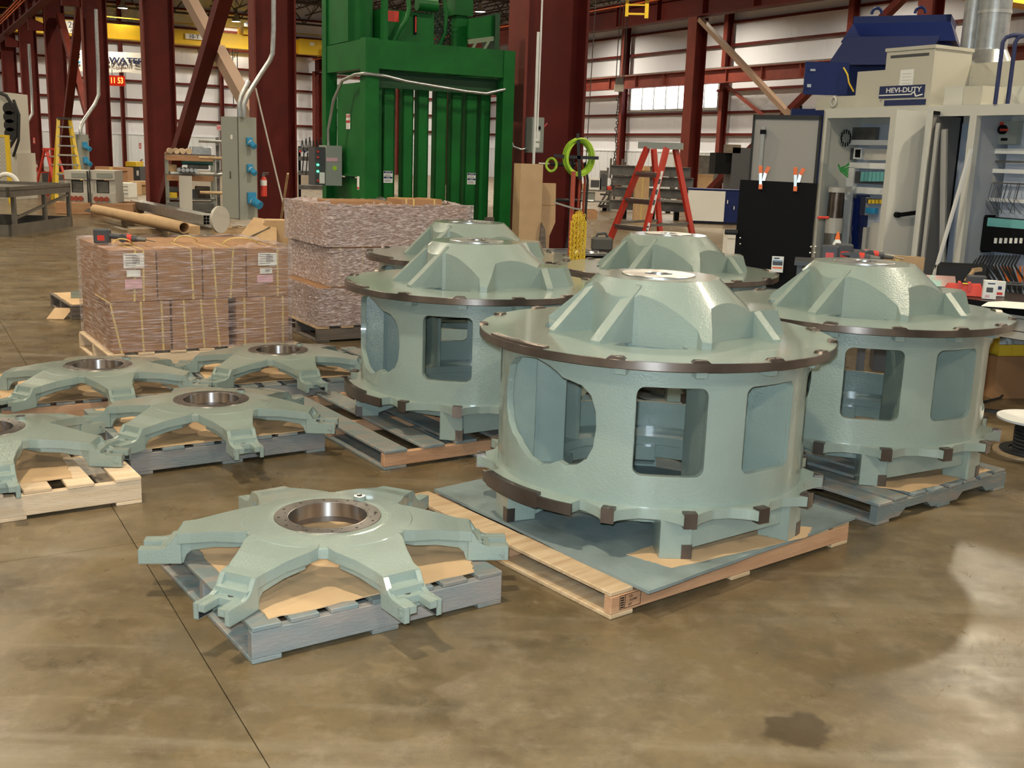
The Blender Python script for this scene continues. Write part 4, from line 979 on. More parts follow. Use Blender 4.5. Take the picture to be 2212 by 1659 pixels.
# hose stand with lime air hose
q=at(1240,500,12.3); HX=q.x
t=thing('hose_stand','black hose stand with red and black hoses beside the massive column','hose stand',(HX-.05,12.4,0),R(0))
mb=MB(); mb.cyl((0,0,.0),(0,0,1.72),.022,8); mb.cyl((-.25,0,1.62),(.12,0,1.62),.02,8); mb.cyl((-.25,0,1.22),(.12,0,1.22),.02,8); mb.build('frame',K['rubber'],t,40)
mb=MB(); mb.box(-.3,.3,-.2,.2,0,.03); mb.build('foot_plate',K['rubber'],t)
for k,(x,mk) in enumerate(((.03,'copper'),(.09,'copper'),(-.05,'rubber'),(.12,'rubber'))):
    mb=MB(); mb.tube([(x,-.03,1.55),(x+.02,-.06,1.65),(x+.06,-.07,1.45),(x+.05,-.07,.9),(x-.02,-.06,.45),(x,-.05,.1)],.014,7); mb.build('hanging_hose',K[mk],t,50)
for x,z in ((-.32,1.62),(-.34,1.22),(.16,1.62),(.2,1.22)):
    mb=MB(); mb.cyl((x-.06,0,z),(x+.06,0,z),.013,8); mb.build('brass_coupling',K['alu'],t,40)
def coil(name,label,c,r,n,tw,mk,rz,group=None,thick=.011):
    mb=MB()
    for i in range(n):
        rr=r*(1-.055*(i%4)); dy=tw*(i/max(1,n-1)-.5); mb.tube([(rr*math.cos(a)*.82,dy+.01*math.sin(3*a+i),rr*math.sin(a)) for a in [2*math.pi*k/28 for k in range(28)]],thick,6,closed=True)
    o=mb.build(name,K[mk],None,60,label=label,cat='hose',group=group); o.location=c; o.rotation_euler=(0,0,rz); return o
c=at(1250,340,12.25); coil('air_hose','big lime green coiled air hose hanging on the hose stand',c,.205,14,.10,'hose',R(20))
c2=at(1191,356,12.2); coil('air_hose','small lime green hose coil left of the hose stand',c2,.075,7,.04,'hose',R(0),thick=.009)
t=thing('hose_hanger','black cross shaped arms of the hose hanger','hanger',(c.x,c.y,c.z),0)
for a,l in ((95,.26),(178,.28),(0,.22),(275,.24)):
    mb=MB(); mb.beam((0,-.05,0),(l*math.cos(R(a)),-.05,l*math.sin(R(a))),.035,.028,up=(0,1,0)); mb.build('arm',K['rubber'],t)
# yellow plastic chain bundle hanging from a hook
c=at(1249,500,9.3); t=thing('yellow_chain','bundle of yellow plastic chain hanging in front of the red column','chain',(c.x,9.30,0),0)
lk=MB(); lk.tube([(.0075*math.cos(a)*(1.0),0,.014*math.sin(a)) for a in [2*math.pi*k/8 for k in range(8)]],.0030,4,closed=True); lme=lk.mesh('chain_strand')
topz=at(1250,448,9.3).z; botz=at(1250,556,9.3).z-.12
mbs=MB()
for i in range(9):
    for j in range(3):
        if (i+j)%2: continue
        mb=MB(); x0=-.062+i*.0155; y0=-.03+j*.03; z=topz-.03-.035*abs(i-4)/4-random.uniform(0,.03); k=0
        while z>botz+random.uniform(0,.03):
            mb.m=Matrix.Translation((x0*(1 if z<topz-.12 else .75)+random.uniform(-.002,.002),y0,z))@Matrix.Rotation(R(90*(k%2)+random.uniform(-15,15)+20),4,'Z'); k+=1; z-=.021
            mb.v+=[mb.m@v.co for v in lme.vertices]; o0=len(mb.v)-len(lme.vertices); mb.f+=[tuple(q+o0 for q in p.vertices) for p in lme.polygons]
        mb.build('chain_strand',K['yellow'],t)
mb=MB(); mb.tube([(-.22,.02,topz+.035),(-.05,0,topz-.01),(.02,0,topz-.02)],.008,6); mb.build('hook_rod',K['alu'],t)
mb=MB(); mb.cyl((-.06,.05,0),(-.06,.05,topz+.3),.02,10); mb.box(-.25,.15,-.1,.2,0,.02); mb.build('stand',K['copper'],t)
# black base with bearing rings, jerry can
q=at(1238,540,10.4); t=thing('black_machine_stand','low black steel base behind the rear housings','machine base',(q.x,10.6,0),R(10))
part('plinth','black',t,(-.36,.30,-.25,.25,0,.78)); part('top_plate',K['steel'],t,(-.38,.32,-.27,.27,.78,.80))
for x in (-.12,.12):
    mb=MB(); mb.lathe([(.08,.80),(.08,.815),(.14,.815),(.15,.80)],28); o=mb.build('bearing_ring',K['steel_br'] if x>0 else K['dkgrey'],t,30); o.location=(x,-.05,0)
q=at(1298,520,10.9); t=thing('jerry_can','dusty grey plastic jerry can on the black base','can',(q.x,10.75,.80),R(8))
mb=MB(); mb.bbox(-.10,.10,-.07,.07,0,.135,.02); mb.build('body',mat('dusty_grey_plastic',(.085,.08,.07),.7),t); mb=MB(); mb.tube([(-.06,0,.13),(-.05,0,.165),(.03,0,.175),(.06,0,.13)],.014,7); mb.build('handle',K['dkgrey'],t,50)
# ================================================================ red step ladder
LD=thing('step_ladder','red fibreglass step ladder with grey cap and steps','ladder',fl_pt(1380,655),0)
o0=LD.location.copy()
def lw(p): return Vector(p)-o0
FLp,FRp,RLp,RRp=[fl_pt(*p) for p in ((1262,655),(1352,668),(1436,634),(1523,646))]
zt=at(1430,318,12.55).z
T1,T3,T2,T4=[fl_pt(x,318,zt) for x in (1402,1443,1414,1460)]
T1=at(1398,320,FLp.y+.3); T3=at(1440,320,FRp.y+.33); T2=at(1412,320,RLp.y-.45); T4=at(1459,320,RRp.y-.42)
ztop=max(T1.z,T3.z)
for p,q in ((FLp,T1),(FRp,T3),(RLp,T2),(RRp,T4)):
    mb=MB(); mb.beam(lw((p.x,p.y,.0)),lw((q.x,q.y,ztop)),.085,.035,up=(FRp-FLp).normalized()); mb.build('side_rail',K['redp'],LD)
for k in range(1,6):
    f=k*.168; a=FLp.lerp(Vector((T1.x,T1.y,ztop)),f); b=FRp.lerp(Vector((T3.x,T3.y,ztop)),f)
    mb=MB(); mb.beam(lw(a),lw(b),.085,.03,up=(0,0,1)); mb.beam(lw(a+Vector((0,-.03,-.02))),lw(b+Vector((0,-.03,-.02))),.01,.05); mb.build('step',K['alu'],LD)
for f in (.16,.32,.5,.66):
    a=RLp.lerp(Vector((T2.x,T2.y,ztop)),f); b=RRp.lerp(Vector((T4.x,T4.y,ztop)),f)
    mb=MB(); mb.beam(lw(a),lw(b),.03,.03); mb.build('rear_rung',K['alu'],LD)
for (a0,a1),(b0,b1) in (((FLp,T1),(RLp,T2)),((FRp,T3),(RRp,T4))):
    a=a0.lerp(Vector((a1.x,a1.y,ztop)),.52); b=b0.lerp(Vector((b1.x,b1.y,ztop)),.52); mb=MB(); mb.beam(lw(a),lw(b),.012,.03); mb.build('spreader',K['steel'],LD)
cc=(T1+T2+T3+T4)/4; w_=(T3-T1); mb=MB(); mb.cbox(lw((cc.x,cc.y,ztop+.03)),(.52,.22,.075),rz=math.atan2((FRp-FLp).y,(FRp-FLp).x)*.3); mb.build('top_cap',K['grey'],LD)
for f0,f1,mk in ((.60,.86,'paper'),(.44,.54,'paper'),(.22,.38,'yellow')):
    a=FRp.lerp(Vector((T3.x,T3.y,ztop)),f0); b=FRp.lerp(Vector((T3.x,T3.y,ztop)),f1); dv=Vector((0,-.022,0)); mb=MB(); mb.beam(lw(a+dv),lw(b+dv),.055,.008,up=(0,1,0)); o=mb.build('warning_label',K['paper'],LD)
    for g in (.25,.5,.75):
        e0=a.lerp(b,g-.06); e1=a.lerp(b,g+.06); mb=MB(); mb.beam(lw(e0+Vector((0,-.028,0))),lw(e1+Vector((0,-.028,0))),.04,.003,up=(0,1,0)); mb.build('label_print',K['dkgrey' if mk!='yellow' else 'yellow'],o)
# ================================================================ control cabinets at right
P0=fl_pt(1781,235,2.25); P0.z=0
CR=R(-60); Cx=Vector((math.cos(CR),math.sin(CR),0)); Cy=Vector((-math.sin(CR),math.cos(CR),0))
def pl(x,y,off=0.0):
    """photo position -> (local x, z) on the cabinet plane shifted back by off"""
    d=RIGHT*(x-IMG_W/2)+DOWN*(y-IMG_H/2)+FWD*FPX; o=P0+Cy*off; t=(o.x*Cy.x+o.y*Cy.y)/(d.x*Cy.x+d.y*Cy.y)
    p=Vector((0,0,CAM_Z))+d*t; return (p-P0).dot(Cx), p.z
CAB=thing('control_cabinet','long cream control cabinet with open doors at right','cabinet',P0,CR)
LX=3.6; CD=.55
xa=pl(1785,400)[0]; xb=pl(1908,400)[0]; xc=pl(1922,400)[0]; xd=pl(2088,400)[0]
part('cabinet_shell','cream',CAB,(0,LX,CD-.02,CD,.08,2.25),(0,LX,0,CD,2.23,2.25),(0,LX,0,CD,.0,.10),(0,.02,0,CD,.1,2.23),(LX-.02,LX,0,CD,.1,2.23))
part('header','cream',CAB,(0,LX,0,.03,2.16,2.23)); part('end_post','cream',CAB,(0,.05,0,.05,.1,2.16)); part('frame_post','cream',CAB,(xb,xc,0,.06,.1,2.16)); part('frame_post','cream',CAB,(xd-.05,xd+.02,0,.06,.1,2.16))
part('sill','cream',CAB,(0,LX,0,.03,.1,.16)); part('divider',mat('cabinet_inner_grey',(.42,.44,.47),.45),CAB,(xd-.03,xd-.01,.06,CD-.02,.1,2.2))
K['inner']=mat('back_panel_white',(.50,.54,.62),.4)
bp1=part('back_panel','inner',CAB,(.06,xd-.06,CD-.10,CD-.08,.2,2.12)); bp2=part('back_panel','inner',CAB,(xd+.05,LX-.04,CD-.14,CD-.12,.2,2.12))
# left bay contents
def comp(parent,mk,px0,py0,px1,py1,off,dep,name):
    a=pl(px0,py0,off); b=pl(px1,py1,off); x0,x1=sorted((a[0],b[0])); z0,z1=sorted((a[1],b[1]))
    return part(name,mk,parent,(x0,x1,off,off+dep,z0,z1))
off=CD-.16
comp(bp1,'steel',1826,275,1890,305,off,.05,'drive_tray')
for y0,y1 in ((302,314),(350,366),(402,422)): comp(bp1,'white',1822,y0,1925,y1,off-.02,.07,'cable_duct')
comp(bp1,'white',1815,360,1826,560,off-.02,.07,'cable_duct')
comp(bp1,'dkgrey',1846,370,1930,400,off,.06,'relay_rack')
for i in range(6): comp(bp1,'teal',1860+i*8.5,371,1865+i*8.5,392,off-.02,.03,'relay_module')
comp(bp1,'white',1845,319,1860,344,off-.01,.07,'power_supply'); comp(bp1,'black',1848,323,1857,340,off-.015,.01,'display'); comp(bp1,'dkgrey',1826,320,1842,345,off,.05,'contactor'); comp(bp1,'steel',1866,331,1928,335,off,.02,'din_rail')
for i in range(14): comp(bp1,'greyl',1868+i*4.2,322,1870+i*4.2,346,off-.005,.03,'terminal')
comp(bp1,'dkgrey',1872,428,1925,442,off,.04,'breaker_row')
for i in range(6): comp(bp1,'yellow' if i<4 else 'blue_s',1876+i*8,431,1880+i*8,440,off-.015,.02,'breaker')
comp(bp1,'navy',1838,420,1858,560,off,.05,'wire_bundle'); comp(bp1,'greyl',1826,420,1836,560,off,.05,'slotted_duct'); comp(bp1,'greyl',1860,425,1868,465,off,.05,'slotted_duct'); comp(bp1,'greyl',1856,490,1866,560,off,.05,'slotted_duct'); comp(bp1,'greyl',1880,480,1896,560,off,.05,'slotted_duct'); comp(bp1,'blue_s',1870,448,1890,462,off-.01,.04,'wire_bundle')
mb=MB()
for i in range(26):
    a=pl(1842+random.random()*14,425+random.random()*20,off-.02); b=pl(1840+random.random()*14,530+random.random()*40,off-.02); mb.tube([(a[0],off-.01,a[1]),((a[0]+b[0])/2+random.uniform(-.02,.02),off-.03,(a[1]+b[1])/2),(b[0],off-.01,b[1])],.004,4)
mb.build('loose_wiring',K['blue'],bp1,kind='stuff')
# left wall of bay: fan plate and tank
a=pl(1800,290,.3); mb=MB(); mb.cyl((.03,.28,1.98),(.045,.28,1.98),.085,20); mb.build('fan_grille',K['grey'],CAB)
g=MB(); x0,z0=pl(1815,290,.15); 
mb=MB()
for i in range(12):
    aa=2*math.pi*i/12; mb.box(.046,.05,.28+.065*math.cos(aa)-.006,.28+.065*math.cos(aa)+.006,1.98+.065*math.sin(aa)-.02,1.98+.065*math.sin(aa)+.02)
mb.build('fan_slot',K['black'],CAB)
xt=pl(1797,500,.12)[0]; mb=MB(); mb.lathe([(.001,.16),(.085,.16),(.085,1.05),(.001,1.05)],28); o=mb.build('tank',K['steel'],CAB,30); o.location=(xt,.14,0)
mb=MB(); mb.lathe([(.086,1.05),(.086,1.20),(.001,1.20)],28); o=mb.build('tank_band',K['greyl'],CAB,30); o.location=(xt,.14,0)
mb=MB(); mb.lathe([(.08,1.20),(.075,1.45),(.001,1.45)],28); o=mb.build('tank_neck',K['steel_dark'],CAB,30); o.location=(xt,.14,0); mb=MB(); mb.lathe([(.088,1.45),(.088,1.50),(.001,1.50)],28); o=mb.build('tank_cap',K['greyl'],CAB,30); o.location=(xt,.14,0)
mb=MB()
for i in range(8): mb.tube([(xt+.02,.1,1.72),(xt+.08+.02*random.random(),.06,1.66+.03*random.random()),(xt+.16,.1,1.60+.02*i)],.007,5)
mb.build('green_wires',mat('green_wire',(.02,.28,.05),.5),CAB,kind='stuff')
# right bay contents
off=CD-.20
comp(bp2,'grey',2145,262,2195,312,off,.08,'breaker_box'); 
a=pl(2168,280,off); mb=MB(); mb.cyl((a[0],off,a[1]),(a[0],off-.03,a[1]),.04,16); mb.build('rotary_switch',K['black'],bp2); comp(bp2,'redp',2160,278,2176,283,off-.04,.01,'switch_bar'); comp(bp2,'redp',2149,264,2167,271,off-.005,.005,'red_badge'); comp(bp2,'black',2162,298,2175,304,off-.005,.005,'meter')
for y0,y1 in ((320,333),(363,376),(425,440)): comp(bp2,'white',2100,y0,2225,y1,off-.02,.07,'cable_duct')
for y in (346,393): comp(bp2,'steel',2140,y,2225,y+7,off,.03,'din_rail')
for i in range(3): comp(bp2,'black',2112+i*10,337,2121+i*10,356,off-.02,.06,'fuse_holder'); 
for i in range(3): comp(bp2,'yellow',2114+i*10,341,2118+i*10,352,off-.025,.01,'fuse_mark')
for i in range(7): comp(bp2,'greyl',2108+i*5,380,2112+i*5,400,off-.01,.04,'terminal')
comp(bp2,'black',2096,462,2122,545,off-.05,.12,'drive_unit'); comp(bp2,'teal',2108,464,2117,510,off-.055,.01,'drive_label'); comp(bp2,'yellow',2103,510,2112,530,off-.055,.01,'drive_tag')
comp(bp2,'black',2124,468,2225,552,off-.06,.14,'plc_rack'); comp(bp2,'teal',2134,470,2225,496,off-.065,.03,'plc_modules')
for i in range(6): comp(bp2,'paper',2148+i*11,514,2152+i*11,526,off-.07,.008,'terminal_tag')
mb=MB()
for i in range(22):
    a=pl(2104+i*4.6+random.uniform(-6,6),398+random.uniform(-4,8),off-.03); b=pl(2108+i*4.6+random.uniform(-22,22),462,off-.05); mb.tube([(a[0],off-.02,a[1]),(a[0]+.01,off-.06,(a[1]*.5+b[1]*.5)),(b[0],off-.05,b[1])],.0025,4)
mb.build('control_wires',K['dkgrey'],bp2,kind='stuff')
mb=MB()
for i in range(14):
    a=pl(2112+i*7,552,off-.06); b=pl(2125+i*6.5+random.uniform(-8,8),585+random.uniform(0,10),off-.08); mb.tube([(a[0],off-.06,a[1]),(a[0]+.02,off-.14,a[1]-.08),(b[0],off-.1,b[1]-.05),(b[0]+.05,off-.05,b[1]-.2)],.009,5)
mb.build('black_cables',K['rubber'],bp2,kind='stuff')
mb=MB()
for i in range(8):
    a=pl(2150+i*9,575,off-.1); b=pl(2165+i*6+random.uniform(-10,10),610,off-.1); mb.tube([(a[0],off-.1,a[1]),(b[0],off-.1,b[1])],.008,5)
mb.build('orange_cables',K['orange'],bp2,kind='stuff')
# doors
def door_panel(name,p,q,z0,z1,mk,parent,th=.025):
    d=(q-p); L=math.hypot(d.x,d.y); t=thing(name,*parent,loc=(p.x,p.y,0),rz=math.atan2(d.y,d.x)) if isinstance(parent,tuple) else None
    return t,L
def cab_door(p,q,face,label):
    d=q-p; L=math.hypot(d.x,d.y); e=bpy.data.objects.new('door',None); COL.objects.link(e); e.parent=CAB
    inv=Matrix.Translation(P0)@Matrix.Rotation(CR,4,'Z'); e.matrix_local=inv.inverted()@(Matrix.Translation((p.x,p.y,0))@Matrix.Rotation(math.atan2(d.y,d.x),4,'Z')); e['label']=label
    return e,L
e,L=cab_door(fl_pt(1938,237,2.2),fl_pt(2010,241,2.2),0,'cream door, outer face with black lever')
part('door_leaf','cream',e,(0,L,0,.03,.10,2.2)); mb=MB(); mb.cyl((.10,-.005,1.30),(.10,-.045,1.30),.025,14); mb.beam((.10,-.045,1.30),(.33,-.05,1.33),.02,.035); mb.build('lever_handle',K['black'],e)
e,L=cab_door(fl_pt(2012,239,2.2),fl_pt(2080,247,2.2),0,'door inner face, grey with rods')
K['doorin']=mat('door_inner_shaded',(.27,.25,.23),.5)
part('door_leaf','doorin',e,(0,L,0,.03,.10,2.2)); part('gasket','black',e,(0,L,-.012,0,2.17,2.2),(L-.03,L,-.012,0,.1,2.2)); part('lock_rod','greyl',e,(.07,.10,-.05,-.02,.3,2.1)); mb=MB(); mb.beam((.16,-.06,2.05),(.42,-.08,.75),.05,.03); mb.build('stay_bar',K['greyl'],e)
part('edge_strip','cream',e,(-.02,.0,-.02,.03,.1,2.2))
e,L=cab_door(fl_pt(1628,250,2.15),fl_pt(1775,252,2.15),0,'open left door, plain grey inner face')
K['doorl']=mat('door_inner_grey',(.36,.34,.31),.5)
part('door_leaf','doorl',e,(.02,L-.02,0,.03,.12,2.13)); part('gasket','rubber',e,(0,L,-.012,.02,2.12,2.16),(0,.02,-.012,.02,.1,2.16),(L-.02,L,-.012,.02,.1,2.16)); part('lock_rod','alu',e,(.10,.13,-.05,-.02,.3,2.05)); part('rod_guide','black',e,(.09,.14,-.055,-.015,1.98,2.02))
# leaning wire duct pieces
for (x0,y0,x1,y1,lab) in ((2098,322,2030,555,'white plastic cable duct leaning against the cabinet, left piece'),(2062,520,2034,565,'short white plastic duct end beside the leaning duct')):
    a=pl(x0,y0,-.10); b=pl(x1,y1,-.25); pa=P0+Cx*a[0]+Cy*-.10; pb=P0+Cx*b[0]+Cy*-.25; pa.z=a[1]; pb.z=b[1]
    if lab.startswith('white'):
        dd=(pb-pa); pb=pa+dd*(pa.z/(pa.z-pb.z)); pb.z=0.02
    mb=MB(); mb.beam(pa,pb,.034,.02); 
    if lab.startswith('white'): mb.build('cable_duct_strip',K['white'],label=lab,cat='cable duct')
# ---------------------------------------------------------------- equipment on top of the cabinets
def topbox(name,label,cat,px0,py0,px1,py1,off,dep,mk,zfloor=None):
    a=pl(px0,py0,off); b=pl(px1,py1,off); z0=min(a[1],b[1]) if zfloor is None else zfloor
    t=thing(name,label,cat,P0+Cx*min(a[0],b[0])+Cy*off+Vector((0,0,z0)),CR); w=abs(a[0]-b[0]); h=max(a[1],b[1])-z0
    part('housing',mk,t,(0,w,0,dep,0,h)); return t,w,h
K['cream2']=mat('transformer_beige',(.52,.49,.40),.5,bump=.06,bscale=120)
t,w,h=topbox('transformer','beige dry transformer with a navy name plate on the cabinet top','transformer',1917,105,2006,235,.12,.50,'cream2',2.25)
part('lid_rim','cream2',t,(-.012,w+.012,-.012,.51,h-.03,h)); part('vent_slot','dkgrey',t,(.05,w-.06,-.003,.02,h-.09,h-.065))
part('rating_sheet','paper',t,(w*.34,w*.62,-.003,0,h-.40,h-.20)); mb=MB(); [mb.box(w*.38,w*.58,-.004,-.003,h-.38+i*.028,h-.375+i*.028) for i in range(6)]; mb.build('rating_lines',K['greyl'],t)
npz=pl(1950,198,.12)[1]-2.25; pt_=part('name_plate','navy',t,(-.07*w,w*.88,-.008,-.001,npz-.055,npz+.055)); part('plate_stripe','paper',t,(-.06*w,w*.64,-.010,-.008,npz-.032,npz-.022))
text('plate_text','HEVI-DUTY',.062,K['paper'],t,(w*.45,-.0095,npz+.013),(R(90),0,0),.0008,.001,sx=1.0*w/.42)
mb=MB(); mb.beam((w*0.60,-.009,npz-.03),(w*0.68,-.009,npz-.005),.012,.002,up=(0,1,0)); mb.beam((w*0.68,-.009,npz-.005),(w*0.72,-.009,npz-.045),.012,.002,up=(0,1,0)); mb.beam((w*0.72,-.009,npz-.045),(w*0.86,-.009,npz-.03),.012,.002,up=(0,1,0)); mb.build('plate_zigzag',K['paper'],t)
part('lower_vent','navy',t,(.03,w-.04,-.005,.0,.02,.07)); part('shoulder_box','cream2',t,(-.67*w,0,.03,.45,0,h*.65)); part('plinth_box','cream2',t,(-1.65*w,-.67*w,.05,.45,0,h*.24))
mb=MB(); mb.tube([(-1.2*w+.035*math.cos(a),.04,h*.14+.045*math.sin(a)) for a in [2*math.pi*k/14 for k in range(14)]],.010,6,closed=True); mb.build('lifting_eye',K['cream'],t,50)
t,w,h=topbox('junction_box','small beige junction box right of the transformer','box',2045,188,2118,228,.16,.40,'cream2',2.25); part('cover_rim','cream',t,(-.01,w*.5,-.008,0,0,h))
t,w,h=topbox('air_duct_box','long beige duct box at the right picture edge above the cabinet','duct box',2056,140,2250,228,.62,.50,'cream2',1.75); part('flange','cream',t,(w*.35,w,-.12,0,h*.35,h*.75)); part('base_step','cream',t,(w*.3,w*.95,-.06,0,h*.25,h*.33))
# blue machine hood behind
def world_box(name,label,cat,px0,py0,px1,py1,Y,dep,mk,rz=CR,base=None):
    a=at(px0,py0,Y); b=at(px1,py1,Y); t=thing(name,label,cat,(a.x,Y,min(a.z,b.z) if base is None else base),rz)
    return t,abs(b.x-a.x),abs(a.z-b.z)
Q=at(1820,205,11.8); t=thing('blue_machine_hood','tall blue fan hood rising behind the beige transformer','fan hood',(Q.x,11.6,0),R(-25))
part('body','blue',t,(-.05,.95,.1,.8,0,2.95)); z0=at(1860,120,11.6).z; z1=at(1860,80,11.6).z
mb=MB(); mb.add([(-.10,-.15,2.95),(1.0,-.15,2.95),(1.0,.9,2.95),(-.10,.9,2.95),(-.02,.02,3.15),(.92,.02,3.15),(.92,.8,3.15),(-.02,.8,3.15)],[(3,2,1,0),(4,5,6,7),(0,1,5,4),(1,2,6,5),(2,3,7,6),(3,0,4,7)]); mb.build('hood',K['blue'],t)
mb=MB(); mb.add([(-.2,-.22,2.72),(.75,-.22,2.72),(.75,0,2.72),(-.2,0,2.72),(-.05,-.15,3.0),(.85,-.15,3.0),(.85,0,3.0),(-.05,0,3.0)],[(3,2,1,0),(4,5,6,7),(0,1,5,4),(1,2,6,5),(2,3,7,6),(3,0,4,7)]); mb.build('louver',K['blue'],t)
part('top_rim','blue',t,(-.02,.92,.02,.06,3.15,3.22),(.88,.92,.02,.8,3.15,3.22))
for x,y in ((.2,.04),(.62,.05)):
    mb=MB(); mb.tube([(x+.05*math.cos(a),y,3.24+.06*math.sin(a)) for a in [math.pi*k/8 for k in range(9)]],.015,6); mb.build('lifting_lug',K['blue'],t,50)
Q=at(1735,200,11.2); t=thing('blue_panel_door','blue enclosure door swung out left of the transformer','enclosure door',(Q.x,11.2,0),R(-6))
zz1=at(1740,133,11.2).z; zz0=at(1740,204,11.2).z; wd=at(1832,150,11.2).x-Q.x
part('door_leaf','blue',t,(0,wd,0,.03,zz0,zz1)); part('hinge','galv',t,(.05,.10,-.01,0,zz1-.09,zz1-.07)); part('latch','galv',t,(.03,.07,-.015,0,zz0+.07,zz0+.10)); part('support','blue',t,(wd-.03,wd,.03,.4,0,zz1)); 
mb=MB(); mb.tube([(wd-.06,-.02,zz1-.05),(wd-.02,-.05,zz1-.12),(wd,-.05,zz0+.12),(wd+.06,-.02,zz0+.04)],.008,6); mb.build('earth_wire',K['yellow'],t,50)
# second blue piece low
Q=at(1725,245,11.6); t=thing('blue_bracket_box','small blue box seen above the open grey door','box',(Q.x,11.9,0),R(-10)); part('body','blue',t,(0,.34,0,.2,0,at(1730,235,11.9).z)); part('stud','black',t,(.08,.11,.05,.08,at(1730,235,11.9).z,at(1730,228,11.9).z))
# galvanised exhaust ducts
Q=at(2135,140,10.5); t=thing('exhaust_duct','shiny galvanised exhaust duct rising out of the picture at right','duct',(Q.x,10.5,0),0)
z0=at(2135,142,10.5).z
mb=MB(); mb.cyl((0,0,z0-.6),(0,0,z0+2.0),.145,28); mb.build('duct_pipe',K['galv'],t,40)
for z in (z0+.12,z0+.46): mb=MB(); mb.cyl((0,0,z),(0,0,z+.03),.152,28); mb.build('duct_band',K['alu'],t,40)
mb=MB(); mb.cyl((-.16,.1,z0-.2),(-.16,.1,z0+2.0),.08,20); mb.cyl((-.30,.1,z0-.02),(-.10,.1,z0-.02),.13,20,.05); mb.build('side_pipe',K['galv'],t,40)
mb=MB(); mb.lathe([(.30,z0-.1),(.22,z0),(.16,z0+.12),(.15,z0+.14)],28); mb.build('duct_bell',K['galv'],t,40); part('duct_stand','steel',t,(-.1,.1,-.1,.1,0,z0-.3))
for i,(x,y,lab) in enumerate(((2160,95,'left'),(2187,100,'right'))):
    a=at(x,140,9.2); z=at(x,75,9.2).z; mb=MB(); mb.tube([(a.x,9.2,2.25),(a.x,9.2,z-.06),(a.x+.02,9.2,z-.02),(a.x+.08,9.2,z),(a.x+.6,9.25,z+.02)],.018,8); o=mb.build('blue_cooling_hose',K['navy'],None,50,label='dark blue hose bending over the duct box, %s one'%lab,cat='hose')
# ================================================================ black board with clamps, tools, desk
Q=at(1680,600,8.7); t=thing('black_cart','tall black steel board on a black cart in front of the cabinet','cart',(0,0,0),0)
a=at(1600,388,8.75); b=at(1765,397,8.35); bz=.75
mb=MB(); mb.beam(Vector((a.x,a.y,(a.z+bz)/2)),Vector((b.x,b.y,(b.z+bz)/2)),.02,a.z-bz); mb.build('board',K['black'],t)
a2=at(1593,520,8.75); mb=MB(); mb.beam(Vector((a.x-.02,a.y-.03,.45)),Vector((b.x+.02,b.y-.03,.45)),.03,.72); mb.build('lower_skirt',K['black'],t)
mb=MB(); mb.beam(Vector((a.x,a.y+.3,.40)),Vector((b.x,b.y+.3,.40)),.55,.68); mb.build('cart_body',K['dkgrey'],t)
mb=MB()
for p in (a,b): mb.cyl((p.x,p.y+.1,.06),(p.x+.03,p.y+.1,.06),.06,14)
mb.build('caster',K['rubber'],t); mb=MB(); mb.cyl((a.x-.10,a.y-.03,at(1590,502,8.7).z),(a.x,a.y-.03,at(1590,502,8.7).z),.022,10); mb.build('handle_knob',K['rubber'],t)
for x,y in ((1599,514),(1599,527),(1752,533),(1762,533),(1750,546),(1760,546)):
    c=at(x,y,8.65 if x<1700 else 8.28); mb=MB(); mb.sphere(c,.008,8); mb.build('bolt_head',K['alu'],t)
t2=thing('safety_card','small printed card fixed to the black cart','card',at(1671,585,8.55)-Vector((0,.11,0)),R(-12)); part('card_sheet','paper',t2,(-.045,.045,0,.004,0,.125)); part('card_picture','dkgrey',t2,(-.038,.038,-.002,0,.055,.085)); part('card_blue','blue_s',t2,(-.038,.038,-.002,0,.088,.094)); part('card_orange','orange',t2,(-.038,.038,-.002,0,.03,.042)); part('card_heading','navy',t2,(-.028,.012,-.002,0,.105,.114))
for i,(x,l) in enumerate(((1646,'left'),(1721,'right'))):
    c=a.lerp(b,(x-1600)/165.0); c=Vector((c.x,c.y,a.z+(b.z-a.z)*(x-1600)/165.0))
    t=thing('spring_clamp','orange tipped spring clamp on the black board, %s one'%l,'clamp',c,R(-10))
    mb=MB(); mb.beam((-.005,-.02,-.03),(-.012,-.025,.07),.022,.010,up=(0,1,0)); mb.beam((.012,.02,-.03),(.03,.02,.07),.022,.010,up=(0,1,0)); mb.build('jaw_body',K['alu'],t)
    mb=MB(); mb.beam((-.012,-.025,.06),(-.016,-.03,.115),.028,.016,up=(0,1,0)); mb.build('grip',K['orange'],t); mb=MB(); mb.beam((.028,.02,.06),(.052,.02,.11),.028,.016,up=(0,1,0)); mb.build('grip',K['orange'],t); mb=MB(); mb.box(-.018,.010,-.034,-.012,-.065,-.028); mb.build('jaw_tip',K['orange'],t)
